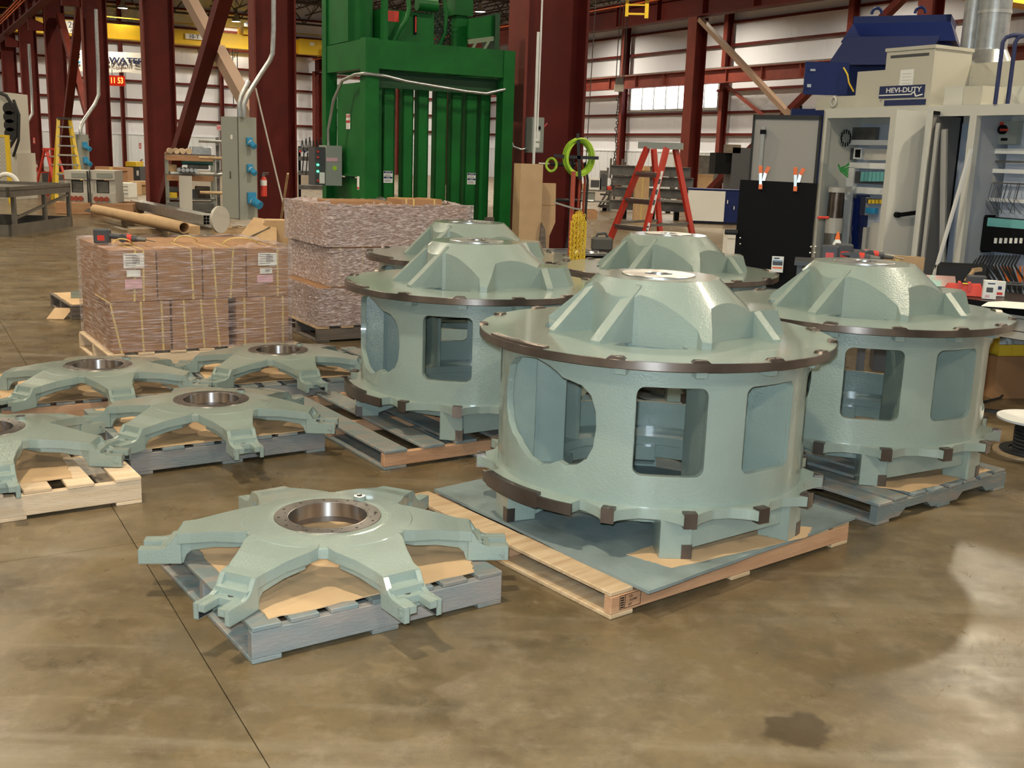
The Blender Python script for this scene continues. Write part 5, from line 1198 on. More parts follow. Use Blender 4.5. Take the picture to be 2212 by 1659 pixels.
# cordless tools on the cart end
for i,(x,y) in enumerate(((1792,548),(1822,545))):
    c=at(x,y,7.9); drill('cordless_drill',(c.x,c.y,c.z-.06),R(-15+10*i),'black and red cordless drill beside the black cart, %s of the two'%('left','right')[i],.95)
c=at(1808,555,8.0); t=thing('tool_shelf','dark tool shelf carrying drills and a bottle','shelf',(c.x,c.y,0),R(-15)); zs=at(1792,548,7.9).z-.062; part('shelf_top','dkgrey',t,(-.3,.28,-.2,.2,zs-.03,zs)); part('shelf_leg','dkgrey',t,(-.28,-.24,-.18,-.14,0,zs-.03),(.22,.26,-.18,-.14,0,zs-.03),(-.28,-.24,.14,.18,0,zs-.03),(.22,.26,.14,.18,0,zs-.03))
c=at(1808,530,8.05); t=thing('glue_bottle','white squeeze bottle with orange nozzle beside the drills','bottle',(c.x,c.y,zs),0); mb=MB(); mb.lathe([(.001,0),(.03,0),(.032,.02),(.032,.13),(.018,.155),(.016,.16)],18); mb.build('bottle_body',K['white'],t,40); mb=MB(); mb.lathe([(.018,.158),(.017,.175),(.005,.215),(.001,.215)],14); mb.build('nozzle',K['orange'],t,40); part('bottle_label','black',t,(-.034,-.02,-.02,.0,.03,.10))
mb=MB(); c=at(1766,470,8.3); mb.cyl((c.x,c.y,c.z),(c.x+.085,c.y,c.z+.002),.010,8); mb.build('red_handle_rod',K['redp'],label='short red handle sticking out right of the black board',cat='handle')
# carton beside the cabinet
c=fl_pt(1945,560,.95); t=thing('open_carton','open brown carton standing behind the right housing','carton',(c.x,c.y,0),R(-12)); part('box_body','card',t,(-.17,.17,-.15,.15,.62,.97)); part('flap','card',t,(-.17,.17,-.155,-.15,.90,.99)); part('tape','strap',t,(-.06,-.03,-.158,-.155,.75,.98)); part('stool_base','dkgrey',t,(-.15,.15,-.13,.13,0,.62))
# desk
_dl=fl_pt(2108,661,.74); _dr=fl_pt(2212,676,.74); _da=math.atan2((_dr-_dl).y,(_dr-_dl).x); _dd=Vector((math.cos(_da),math.sin(_da),0)); D0=_dl-_dd*.62+Vector((-math.sin(_da),math.cos(_da),0))*.45; t=thing('work_desk','grey steel desk with dark top at the right edge','desk',(D0.x,D0.y,0),_da)
part('desk_top',mat('dark_desk_laminate',(.035,.018,.012),.35),t,(-.05,1.75,-.45,.35,.74,.78)); part('top_edge','black',t,(-.05,1.75,-.47,-.45,.72,.785)); part('apron','greyl',t,(.35,1.70,-.43,.32,.545,.72)); part('rear_panel','greyl',t,(.35,1.70,.30,.32,.05,.545)); part('drawer_line','dkgrey',t,(.37,1.68,-.433,-.43,.60,.605),(.37,1.68,-.433,-.43,.69,.695)); part('desk_leg','steel',t,(0,.05,-.42,-.37,0,.74),(0,.05,.27,.32,0,.74),(1.65,1.70,-.42,-.37,0,.545))
def on_desk(x,y,zz=.785): p=fl_pt(x,y,zz); return Vector((p.x,p.y,zz))
p=on_desk(2082,636); t=thing('drill_case','bright red moulded tool case lying on the desk','tool case',p,R(-20)); mb=MB(); mb.add([(-.16,-.09,0),(.14,-.09,0),(.14,.09,0),(-.16,.09,0),(-.12,-.06,.075),(.11,-.06,.085),(.11,.06,.085),(-.12,.06,.075)],[(3,2,1,0),(4,5,6,7),(0,1,5,4),(1,2,6,5),(2,3,7,6),(3,0,4,7)]); mb.build('case_shell',K['redp'],t); part('ridge','redp',t,(-.05,-.03,-.085,.06,.03,.095),(.02,.04,-.085,.06,.03,.095)); part('yellow_mark','yellow',t,(-.02,.02,-.07,-.02,.084,.09)); part('black_foot','black',t,(-.15,.13,-.085,.085,-.0,.012)); part('latch','paper',t,(.135,.145,-.03,.0,.03,.05))
p=on_desk(2135,645); t=thing('small_product_box','white printed box with a dark lamp picture on the desk','box',p,R(-15)); part('box_body','paper',t,(-.045,.045,-.03,.03,0,.135)); part('picture','dkgrey',t,(-.025,.02,-.032,-.03,.05,.085)); part('print_line','navy',t,(-.02,.03,-.032,-.03,.11,.118)); part('print_line','pink',t,(-.03,.0,-.032,-.03,.01,.03))
p=on_desk(2158,640); t=thing('small_product_box','narrower white and red box behind the printed box','box',p+Vector((.01,.03,0)),R(-15)); part('box_body','paper',t,(-.035,.035,-.03,.03,0,.11)); part('red_print','redp',t,(-.02,.02,-.032,-.03,.01,.03)); part('dark_print','navy',t,(-.015,.01,-.032,-.03,.05,.075))
p=on_desk(2118,628); t=thing('battery_charger','dark blue grey charger box behind the red case','charger',p+Vector((0,.10,0)),R(-15)); part('housing','dkgrey',t,(-.07,.07,-.05,.05,0,.10)); part('lid','steel',t,(-.065,.065,-.045,.045,.10,.108))
p=on_desk(2092,612); mb=MB(); mb.beam((0,0,0.0),(.08,.05,.09),.03,.02); mb.beam((.07,.045,.09),(.14,.06,.10),.04,.03); o=mb.build('wooden_mallet_handle',K['card'],label='tan bent handle leaning behind the red case',cat='handle'); o.location=p+Vector((0,.06,.01))
p=on_desk(2180,630); t=thing('wire_basket','dark wire desk basket behind the white boxes','basket',p+Vector((.05,.12,0)),R(-15)); part('basket_rim','steel',t,(-.12,.12,-.09,-.08,.05,.06),(-.12,.12,.08,.09,.05,.06)); part('basket_wire','dkgrey',t,*[(-.12+i*.04,-.115+i*.04,-.09,.09,0,.055) for i in range(7)])
# papers
p=on_desk(2185,660,.787); mb=MB(); mb.prism([(-.22,-.16),(.30,-.20),(.34,.20),(-.02,.22),(-.14,.10)],0,.004); o=mb.build('paper_sheets',K['paper'],label='white paper sheets at the right end of the desk',cat='paper'); o.location=p; o.rotation_euler=(0,0,R(-15))
p=on_desk(2025,610,.787); mb=MB(); mb.m=Matrix.Rotation(R(8),4,'X'); mb.box(-.16,.14,-.06,.06,0,.02); o=mb.build('printed_magazine',mat('pink_teal_print',(.60,.36,.32),.6,0,(.35,.55,.48),5,1,.45,.55),label='pinkish printed magazine standing at the desk rear',cat='magazine'); o.location=p; o.rotation_euler=(R(35),0,R(-10))
# office chair
p=fl_pt(2075,600,.80); t=thing('office_chair','black office chair back between the desk and the cabinet','chair',(p.x-.02,p.y-.05,0),R(-10)); mb=MB(); mb.bbox(-.22,.22,-.04,.04,.55,.93,.03); mb.build('backrest',K['rubber'],t); mb=MB(); mb.bbox(-.23,.23,-.02,.44,.42,.50,.03); mb.build('seat',K['rubber'],t); mb=MB(); mb.cyl((0,.2,.08),(0,.2,.42),.03,12); mb.build('gas_lift',K['steel'],t)
for k in range(5):
    mb=MB(); aa=2*math.pi*k/5; mb.beam((0,.2,.08),(.28*math.cos(aa),.2+.28*math.sin(aa),.05),.04,.03); mb.sphere((.28*math.cos(aa),.2+.28*math.sin(aa),.03),.03,8); mb.build('leg',K['rubber'],t)
# boxes and spool at the right edge
p=fl_pt(2165,862); t=thing('brown_carton','brown carton on the floor under the yellow parts bin','carton',(p.x+.02,p.y+.02,0),R(12)); part('box_body','card_d',t,(-.10,.55,0,.45,0,.33)); part('flap_edge','card_d',t,(-.10,.55,-.004,0,.0,.33))
t=thing('yellow_parts_bin','yellow plastic parts bin with white parts on the brown carton','bin',(p.x+.02,p.y+.03,.331),R(12))
part('bin_floor','yellow',t,(-.09,.50,.02,.42,0,.01)); part('bin_side','yellow',t,(-.09,-.08,.02,.42,0,.20),(.49,.50,.02,.42,0,.20)); part('bin_back','yellow',t,(-.09,.50,.41,.42,0,.22)); part('bin_lip','yellow',t,(-.09,.50,.0,.02,0,.085)); part('bin_label','yellow',t,(.02,.03,-.004,0,.01,.08))
mb=MB(); mb.sphere((.03,.15,.06),.055,12); mb.sphere((.10,.2,.07),.06,12); mb.box(-.05,.12,.22,.36,.02,.15); mb.build('white_parts',K['white'],t,40)
p=fl_pt(2140,880); mb=MB(); mb.tube([(p.x-.05,p.y+.1,.008),(p.x+.2,p.y+.3,.012),(p.x+.32,p.y+.42,.07),(p.x+.6,p.y+.42,.06)],.009,6); mb.build('black_cable',K['rubber'],None,50,label='thin black cable lying beside the brown carton',cat='cable')
p=fl_pt(2165,895); mb=MB(); mb.cbox((p.x+.15,p.y,.008),(.75,.05,.016),R(-20)); mb.build('black_floor_strip',K['rubber'],label='flat black strip on the floor before the brown carton',cat='strip')
p=fl_pt(2240,985); t=thing('cable_spool','cable spool with white flange and black wire at the right edge','spool',(p.x,p.y+.05,0),R(0))
mb=MB(); mb.cyl((0,0,.215),(0,0,.228),.235,40); mb.build('top_flange',K['white'],t,40); mb=MB(); mb.cyl((0,0,0),(0,0,.012),.235,40); mb.build('bottom_flange',K['wood'],t,40)
mb=MB(); mb.cyl((0,0,.012),(0,0,.215),.10,24); mb.build('core',K['black'],t,40)
mb=MB(); 
for k in range(8): mb.tube([(.115*math.cos(a),.115*math.sin(a),.025+k*.022) for a in [2*math.pi*i/24 for i in range(24)]],.012,5,closed=True)
for k in range(5): mb.tube([((.15+.01*k)*math.cos(a),(.15+.01*k)*math.sin(a),.022) for a in [2*math.pi*i/24 for i in range(24)]],.010,5,closed=True)
mb.build('wound_wire',K['rubber'],t,60); mb=MB(); mb.cyl((0,0,.228),(0,0,.2285),.03,18); mb.build('spindle_hole',K['greyl'],t)
# ================================================================ socket boxes on the left columns
def socket_box(label,xl,xm,xr,yt,yb,Y,socks,pipes,plab):
    c=at(xm,yb,Y); zt=at(xm,yt,Y).z; zb=max(.25,c.z)
    sc=Y/2315.0; view=math.atan2(Y,c.x)-R(90); phi=view+R(39); a=(xr-xm)*sc/math.cos(R(39)); b=(xm-xl)*sc/math.sin(R(39))
    t=thing('socket_box',label,'electrical box',(c.x,Y,0),phi)
    part('enclosure','grey',t,(0,a,0,b,zb,zt)); part('door','grey',t,(-.012,0,.015,b-.01,zb+.02,zt-.02)); part('rim','dkgrey',t,(-.004,.004,-.004,.004,zb,zt)); part('door_latch','steel',t,(-.03,-.012,b*.45,b*.45+.02,zb+(zt-zb)*.40,zb+(zt-zb)*.47)); part('paper_tag','paper',t,(-.015,-.012,b*.3,b*.3+.06,zt-.42,zt-.34)); part('wall_bracket','steel',t,(a,a+.25,b-.1,b,zb+.15,zb+.22),(a,a+.25,b-.1,b,zt-.2,zt-.13))
    for i,(fy,big) in enumerate(socks):
        z=zb+(zt-zb)*fy; s=.055*big
        mb=MB(); mb.bbox(a*.42,a*.42+.13*big,-.05,0,z-.02,z+.13*big,.01); o=mb.build('blue_socket',K['blue_s'],t); mb=MB(); mb.cyl((a*.42+.07*big,-.02,z+.04),(a*.42+.09*big,-.15*big,z-.05),s,12); mb.build('socket_cap',K['blue_s'],o,40); mb=MB(); mb.cyl((a*.42+.07*big,-.028,z+.03),(a*.42+.075*big,-.045,z+.02),s*1.08,12); mb.build('gasket_ring',K['greyl'],o)
    # conduits rising to the column
    for i,pts in enumerate(pipes):
        mb=MB(); mb.tube([tuple(at(x,y,Y+dy)) for x,y,dy in pts],.045*(1 if Y<30 else 1.5),8); mb.build('conduit_pipe',K['galv'],None,50,label=plab[i],cat='conduit')
socket_box('large grey socket box with three blue sockets on the red column',483,518,556,252,475,20.9,((.74,1),(.48,1),(.17,1.5)),
  ([(527,254,.05),(527,225,.05),(535,205,.1),(560,165,.2),(583,130,.3),(589,115,.3),(591,60,.3),(591,-40,.3)],[(517,254,.2),(517,225,.2),(522,205,.25),(538,175,.35)]),
  ('bent galvanised conduit rising above the large socket box','shorter second conduit leaving the large socket box'))
socket_box('grey socket box with two blue sockets behind the yellow ladder',158,170,193,290,372,39.5,((.65,1.6),(.25,1.6)),([(174,291,0),(174,275,0),(180,262,.2),(205,225,.5),(213,205,.6),(212,150,.6),(207,20,.6)],),('thin bent conduit above the socket box behind the yellow ladder',))
socket_box('far grey socket box with three blue sockets at the left edge',43,45,58,300,385,49,((.75,1.8),(.5,1.8),(.2,1.8)),([(45,300,0),(45,290,0),(60,262,.3),(70,245,.6),(68,200,.6),(62,95,.6)],),('thin bent conduit above the far left socket box',))
def extinguisher(x,yt,yb,Y,lab,wall=True):
    a=at(x,yb,Y); z1=at(x,yt,Y).z; h=z1-a.z; t=thing('fire_extinguisher',lab,'extinguisher',(a.x,Y,a.z),0); r=h*.12
    mb=MB(); mb.lathe([(.001,0),(r,.0),(r,h*.62),(r*.5,h*.72),(r*.4,h*.74),(.001,h*.74)],16); mb.build('cylinder',K['redp'],t,40); mb=MB(); mb.lathe([(r*1.02,h*.40),(r*1.02,h*.60)],16); mb.build('label_band',K['paper'],t,40); part('valve','steel',t,(-r*.4,r*.4,-r*.3,r*.3,h*.74,h*.84)); part('lever','steel',t,(-r*.3,r*1.6,-r*.15,r*.15,h*.86,h*.9),(-r*.3,r*1.4,-r*.15,r*.15,h*.80,h*.82)); mb=MB(); mb.tube([(-r*.4,0,h*.8),(-r*1.1,0,h*.7),(-r*1.1,0,h*.3)],r*.14,6); mb.build('hose',K['rubber'],t,50); part('hang_bracket','steel',t,(-r*.4,r*.4,r*.9,r*2.2,h*.35,h*.7))
extinguisher(570,366,424,21.4,'red fire extinguisher hanging right of the large socket box')
extinguisher(78,345,372,51.5,'tiny red fire extinguisher on the far left column')
extinguisher(306,341,366,66,'distant red fire extinguisher near the end wall')
for x,y0,y1,Y,l in ((210,284,304,41.5,'red and white fire arrow sign on the column behind the yellow ladder'),(74,297,311,51,'small red and white arrow sign on the far left column'),(303,309,321,66,'distant small red white arrow sign by the end wall')):
    a=at(x,y1,Y); z1=at(x,y0,Y).z; t=thing('arrow_sign',l,'sign',(a.x,Y,a.z),0); w=(z1-a.z)*.35; h=z1-a.z
    part('sign_plate','redp',t,(-w/2,w/2,0,.02,0,h)); mb=MB(); mb.m=Matrix.Rotation(R(90),4,'X'); mb.prism([(-w*.12,h*.9),(-w*.12,h*.4),(-w*.35,h*.4),(0,h*.08),(w*.35,h*.4),(w*.12,h*.4),(w*.12,h*.9)],0,.01); mb.build('arrow',K['paper'],t)
# thin guy wire and stick at the socket box column
mb=MB(); mb.cyl(at(552,190,21.3),fl_pt(628,508),.018,6); mb.build('guy_rod',K['greyl'],label='thin pale rod slanting down the red socket box column',cat='rod')
mb=MB(); mb.cyl(at(622,375,20.3),fl_pt(603,500,.05),.022,6); mb.build('broom_stick',K['wood'],label='brown stick leaning against the red socket box column',cat='stick')
# ================================================================ steel frame cart at the left edge
n0=fl_pt(24,511); r0=fl_pt(157,489); d=(r0-n0); LL=math.hypot(d.x,d.y); ang=math.atan2(d.y,d.x)
t=thing('steel_frame_table','welded grey steel frame table with tray top at the left edge','table',(n0.x,n0.y,0),ang)
WDp=1.6; zt=at(24,402,n0.y).z; X0=-.0
K['cart']=mat('grey_cart_steel',(.19,.17,.145),.5,.3,(.14,.125,.105),4,1,.35,.7)
part('top_rail','cart',t,(X0,LL,0,.05,zt-.20,zt-.02),(X0,LL,WDp-.05,WDp,zt-.20,zt-.02)); part('top_end_rail','cart',t,(X0,X0+.05,0,WDp,zt-.2,zt-.02),(LL-.05,LL,0,WDp,zt-.20,zt-.02)); part('tray_plate','cart',t,(X0,LL,0,WDp,zt-.10,zt-.08)); part('tray_lip','cart',t,(X0+.3,LL-.1,WDp-.1,WDp-.05,zt-.02,zt+.10))
part('bottom_rail','cart',t,(X0,LL,0,.04,.0,.20),(X0,LL,WDp-.04,WDp,0,.20)); part('bottom_end_rail','cart',t,(X0,X0+.04,0,WDp,0,.2),(LL-.04,LL,0,WDp,0,.2))
for x in (.22,.0+LL-.09,LL*.55): 
    for y in (0.0,WDp-.07): mb=MB(); mb.box(x,x+.07,y,y+.07,.2,zt-.2); mb.build('leg',K['cart'],t)
mb=MB(); mb.beam((.25,.03,.30),(LL-.1,.03,zt-.25),.03,.05); mb.build('diagonal',K['cart'],t); mb=MB(); mb.beam((.25,WDp-.05,.30),(LL-.1,WDp-.05,zt-.25),.03,.05); mb.build('diagonal',K['cart'],t)
# ================================================================ machine at the far left edge
p=at(30,420,31); t=thing('robot_cell_cabinet','cream machine cabinet cut off by the left edge with black cable carrier','machine',(p.x,31,0),R(0))
z1=at(20,200,31).z; part('cabinet','cream',t,(-1.2,.02,0,1.2,0,z1)); part('side_panel','cream',t,(.02,.15,0,1.2,0,at(20,330,31).z))
mb=MB()
for k in range(4):
    zc=at(30,235+k*18,30.7).z; mb.lathe([(.001,0),(.001,0)],3) if False else None; mb.cyl((.12,-.25,zc),(.12,-.12,zc),.17,16)
mb.tube([(-.2,-.2,z1),(.1,-.3,z1-.1),(.3,-.2,z1-.5),(.25,-.2,z1-1.2),(.05,-.2,z1-1.5)],.05,8); mb.tube([(.25,-.2,z1-.2),(.38,-.2,z1-.6),(.32,-.2,z1-1.3),(.1,-.1,z1-1.75)],.04,8); mb.build('cable_carrier',K['rubber'],t,50)
p=at(24,395,29); t=thing('guard_fence','yellow framed wire mesh guard panel at the left edge','fence panel',(p.x,29,0),R(0)); z1=at(24,292,29).z; part('post','yellow',t,(-.10,0,0,.08,0,z1)); part('top_rail','yellow',t,(-1.4,-.1,0,.05,z1-.06,z1)); mb=MB(); mb.box(-1.4,-.10,.02,.025,.1,z1-.06); mb.build('mesh_infill',K['mesh_y'],t)
p=at(15,395,28); mb=MB(); mb.tube([(.3*math.cos(a),0,.3*math.sin(a)) for a in [math.pi*k/10 for k in range(11)]],.06,8); o=mb.build('white_hose_loop',K['white'],None,50,label='white hose loop arching behind the steel frame table',cat='hose'); o.location=(p.x,28,at(15,400,28).z); 
o.location.z=at(15,402,28).z
# ================================================================ ladders at left
def stepladder(label,x,yt,yb,Y,w_top,w_bot,spread,mk,rz,steps,z_top=None):
    c=at(x,yt,Y); H=c.z if z_top is None else z_top; t=thing('step_ladder',label,'ladder',(c.x,Y,0),rz)
    for s in (-1,1):
        mb=MB(); mb.beam((s*w_bot/2,-spread/2,0),(s*w_top/2,-.05,H-.04),.09,.04); mb.build('side_rail',K[mk],t); mb=MB(); mb.beam((s*w_bot/2*.95,spread/2,0),(s*w_top/2*.95,.05,H-.04),.07,.04); mb.build('rear_rail',K[mk],t)
    for k in range(1,steps+1):
        f=k/(steps+1); w=w_bot+(w_top-w_bot)*f; y=-spread/2+(spread/2-.05)*f; mb=MB(); mb.box(-w/2,w/2,y-.05,y+.05,H*f-.02,H*f+.02); mb.build('step',K['alu'],t)
    for k in (1,3,5):
        f=k/(steps+1); w=(w_bot+(w_top-w_bot)*f)*.95; y=spread/2-(spread/2-.05)*f; mb=MB(); mb.box(-w/2,w/2,y-.02,y+.02,H*f-.02,H*f+.02); mb.build('rear_rung',K[mk],t)
    part('top_cap','dkgrey' if mk=='yellow' else 'redp',t,(-w_top/2-.03,w_top/2+.03,-.13,.13,H-.05,H)); 
stepladder('tall yellow step ladder at left beside a grey socket box',138,254,410,31,.30,.75,1.5,'yellow',R(28),8)
stepladder('small red step ladder left of the yellow ladder',108,320,400,33,.30,.5,1.1,'redp',R(60),5)
# ================================================================ machine stack on skid
sk=fl_pt(120,462); t=thing('timber_skid','long orange timber skid under the grey machine frames','skid',(sk.x,sk.y,0),R(8)); mb=MB(); LS=at(282,455,sk.y).x-sk.x; mb.bbox(0,LS,0,.25,0,.28,.01); mb.build('front_timber',K['wood_o'],t); mb=MB(); mb.bbox(0,LS,1.0,1.25,0,.28,.01); mb.build('rear_timber',K['wood_o'],t)
for i,(x0,x1) in enumerate(((143,192),(196,249))):
    a=at(x0,440,sk.y+.15); b=at(x1,440,sk.y+.15); t=thing('machine_frame','grey machine frame on the timber skid, %s one'%('left','right')[i],'machine',(a.x,sk.y+.12,.281),R(8)); w=b.x-a.x; H=at(x0,368,sk.y).z-.28
    part('upper_beam','greyl',t,(0,w,0,.9,H*.72,H)); part('lower_beam','greyl',t,(0,w,0,.9,0,H*.30)); part('middle_block','greyl',t,(0,w*.25,.05,.85,H*.3,H*.72),(w*.75,w,.05,.85,H*.3,H*.72)); part('dark_insert','steel',t,(w*.28,w*.70,.1,.8,H*.32,H*.66)); part('cover_plate','grey',t,(w*.3,w*.9,-.01,0,H*.78,H*.92)); mb=MB(); [mb.cyl((w*(.25+.2*k),-.03,H*.12),(w*(.25+.2*k),0,H*.12),.06,10) for k in range(3)]; mb.build('valve_knob',K['copper'],t)
    part('strap','rubber',t,(w*(.95 if i==0 else .02),w*(1.0 if i==0 else .05),-.03,-.01,-.25,H))
# ================================================================ boxes and cart behind
def small_box(name,mk,label,x0,y0,x1,y1,Y,dep,extra=None,cat='carton',base=0.0):
    a=at(x0,y1,Y); b=at(x1,y0,Y); t=thing(name,label,cat,(a.x,Y,base),0); w=b.x-a.x; h=b.z-base
    part('box_body',mk,t,(0,w,0,dep,0,h)); 
    if extra=='flap': part('flap',mk,t,(0,w,-.06,0,h-.12,h-.10)); part('tape','strap',t,(w*.45,w*.55,-.004,0,0,h))
    if extra=='lines': part('lid_gap','dkgrey',t,*[(0,w,-.004,0,h*f,h*f+.015) for f in (.25,.5,.75)])
    if extra=='pal': part('pallet_base','wood_o',t,(-.05,w+.05,-.05,dep+.05,-0,.12))
    return t,w,h
small_box('bench_board','wood_o','long brown bench front behind the machine frames',206,362,275,396,39,.6,'flap','bench')
t,w,h=small_box('waste_bin','dkgrey','dark grey bin with yellow lid behind the brown bench',275,360,302,400,43,.8,None,'bin'); part('yellow_lid','yellow',t,(-.02,w*.75,-.05,.8,h,h+.18)); part('notice','paper',t,(w*.75,w*.9,-.02,0,h*.55,h*.8))
small_box('white_crate_stack','white','stack of white crates right of the machine frames',250,396,276,428,34,.8,'lines','crate')
small_box('brown_carton','card','brown carton on a pallet beside the white crates, left one',277,392,292,430,36,.6,'flap')
small_box('brown_carton','card','brown carton on a pallet beside the white crates, right one',291,392,318,430,37,.6,'flap')
small_box('brown_carton','card','small brown carton before the far left cabinet',42,380,58,402,36,.5,'flap')
small_box('black_crate','dkgrey','black crate between the two left ladders',92,372,116,404,34.5,.7,'lines','crate')
# ================================================================ storage rack
ra=fl_pt(362,458); t=thing('storage_rack','grey steel storage rack loaded with bars beside the socket box','rack',(ra.x,ra.y,0),R(20)); RH=at(362,338,ra.y).z; RWd=1.15
for x in (0,RWd):
    for y in (0,.9): mb=MB(); mb.box(x,x+.06,y,y+.06,0,RH); mb.build('upright',K['grey'],t)
SH=[.35,.95,1.45,RH-.05]
for z in SH: part('shelf','steel',t,(0,RWd+.06,0,.96,z-.04,z))
part('orange_beam','wood_o',t,(0,RWd,-.02,.0,SH[2]-.16,SH[2]-.02)); part('orange_beam','wood_o',t,(0,RWd,-.02,.0,SH[1]-.16,SH[1]-.02))
Rk=t
def on_rack(name,label,cat,x,y,z,mk,geo):
    M=Matrix.Translation(Rk.location)@Matrix.Rotation(R(20),4,'Z'); p=M@Vector((x,y,z)); o=geo().build(name,K[mk],None,40,label=label,cat=cat); o.location=p; o.rotation_euler=(0,0,R(20)); return o
def g_roll(L,r,n=5):
    def f():
        mb=MB()
        for i in range(n): mb.cyl((r*2*i,0,r+.002),(r*2*i,L,r+.002),r,10)
        return mb
    return f
def g_box(a,b,c): 
    return lambda: MB().bbox(0,a,0,b,0,c,.01)
on_rack('wood_block','orange brown wood block on top of the storage rack','block',.0,.1,RH-.05,'wood_o',g_box(.36,.6,.16))
def g_half():
    mb=MB(); n=10; mb.lathe([(.16,0),(.16,.8),(.15,.8),(.15,0)],12,0,math.pi,close=True); m2=MB(); m2.v=[Matrix.Rotation(R(90),4,'Y')@v for v in mb.v]; m2.f=mb.f; return m2
o=on_rack('teal_cover','teal curved plastic cover on top of the storage rack','cover',.40,.3,RH-.04,'teal',g_half); o.rotation_euler=(R(-90),0,R(20)); o.location.z=RH-.04
on_rack('paper_roll_row','pale paper rolls lying on the second rack shelf','roll',.12,.05,SH[2],'wood_w',g_roll(.7,.075,4))
on_rack('steel_offcut','dark steel offcut on the lowest rack shelf','offcut',.35,.1,SH[0],'dkgrey',g_box(.6,.4,.22))
on_rack('yellow_clamp_box','small yellow tool box on the lowest rack shelf','tool box',.05,.02,SH[0],'yellow',g_box(.2,.3,.14))
on_rack('white_plate_stack','white plate stack on the middle rack shelf','plates',.1,.05,SH[1],'white',g_box(.7,.5,.06))
on_rack('pipe_bundle','grey pipe bundle on the middle rack shelf','pipes',.3,-.3,SH[1]+.062,'galv',g_roll(1.4,.05,5))
for i_,(x_,y_,z_,s_,mk_,l_) in enumerate(((.72,.1,SH[0],(.35,.5,.30),'wood_d','dark wooden crate on the lowest rack shelf'),(.55,.15,SH[1]+.14,(.5,.4,.10),'steel','dark tool tray on the middle rack shelf'),(.62,.1,SH[2],(.50,.6,.20),'galv','grey channel stock on the upper rack shelf'),(.02,.2,SH[1]+.062,(.25,.5,.18),'card','small brown carton on the middle rack shelf'),(.75,.2,RH-.05,(.38,.4,.10),'dkgrey','black coil case on top of the storage rack'),(.05,.2,SH[0]+.145,(.25,.4,.12),'dkgrey','dark casting above the yellow tool box'),(.0,-.1,SH[0]-.34,(1.15,.7,.25),'steel','long steel stock on the floor under the rack'))):
    on_rack(('wooden_crate','tool_tray','channel_stock','brown_carton','coil_case','dark_casting','steel_stock')[i_],l_,'stock',x_,y_,z_,mk_,g_box(*s_))
p=fl_pt(345,470); mb=MB(); mb.box(0,.30,0,.04,0,.95); o=mb.build('pale_board',K['greyl'],label='narrow pale panel leaning left of the storage rack',cat='panel'); o.location=(p.x+.1,p.y+1.2,0); o.rotation_euler=(R(-4),0,R(10))
# second rack behind the socket box
p=fl_pt(455,465); t=thing('bar_rack','cantilever rack with grey bars behind the socket box','rack',(p.x,p.y+.6,0),R(15)); part('upright','steel',t,(0,.08,0,.08,0,1.9),(1.0,1.08,0,.08,0,1.9))
for k,z in enumerate((.5,.95,1.35,1.75)):
    part('arm','steel',t,(0,.06,-.5,0,z-.05,z),(1.0,1.06,-.5,0,z-.05,z)); mb=MB(); [mb.cyl((-.4,-.1-.09*i,z+.04),(1.3,-.12-.08*i,z+.04),.035,8) for i in range(4)]; mb.build('stored_bar',K['galv' if k%2 else 'wood'],t,40)
# ================================================================ tubes on the floor
def cylinder_thing(name,mk,label,cat,a,b,r,hollow=True,n=20):
    mb=MB(); a=Vector(a); b=Vector(b); d=(b-a); L=d.length; mb.lathe([(r,0),(r,L),(r*.86,L),(r*.86,0)] if hollow else [(0.001,0),(r,0),(r,L),(.001,L)],n,close=hollow)
    o=mb.build(name,K[mk],None,40,label=label,cat=cat); o.location=a; o.rotation_mode='QUATERNION'; o.rotation_quaternion=Vector((0,0,1)).rotation_difference(d.normalized()); return o
ta=fl_pt(398,492,.26); tb=fl_pt(205,452,.26)
cylinder_thing('cardboard_tube','card','long tan cardboard tube lying on timber at left','tube',ta,tb,.10)
ux=(tb-ta).normalized(); un=Vector((-ux.y,ux.x,0))
if un.y<0: un=-un
def tube_row(name,label,ref,side,z,mk,h,i):
    mb=MB(); a=ta+un*side; b=a+ux*(tb-ta).length*.9; a=Vector((a.x,a.y,z)); b=Vector((b.x,b.y,z)); mb.beam(a,b,h,h); return mb.build(name,K[mk],label=label,cat='tube',group=ref)
bs=fl_pt(440,496); be=fl_pt(283,458); bd=(be-bs); bd.z=0; bl=bd.length; bd.normalize(); bn=Vector((bd.y,-bd.x,0))
if bn.x<0: bn=-bn
for r_ in range(3):
    for c_ in range(5):
        mb=MB(); s=.062; 
        for (dx0,dx1,dz0,dz1) in ((0,s,0,.004),(0,s,s-.004,s),(0,.004,.004,s-.004),(s-.004,s,.004,s-.004)): mb.box(dx0,dx1,0,bl,dz0,dz1)
        o=mb.build('square_tube',K['galv'],label='galvanised square tube, %s layer, %s of five, floor bundle'%(('bottom','middle','top')[r_],('first','second','third','fourth','fifth')[c_]),cat='tube',group='square tubes of the floor bundle')
        o.location=bs+bn*(c_*.064)+Vector((0,0,.10+r_*.064)); o.rotation_euler=(0,0,math.atan2(bd.y,bd.x)-R(90))
for i,(x,y) in enumerate(((275,505),(262,487))):
    p=fl_pt(x,y); mb=MB(); mb.bbox(0,.75,0,.10,0,.10,.005); o=mb.build('timber_bearer',K['wood'],label='short timber bearer under the cardboard tube, %s one'%('nearer','farther')[i],cat='timber'); o.location=(p.x,p.y,0); o.rotation_euler=(0,0,R(8))
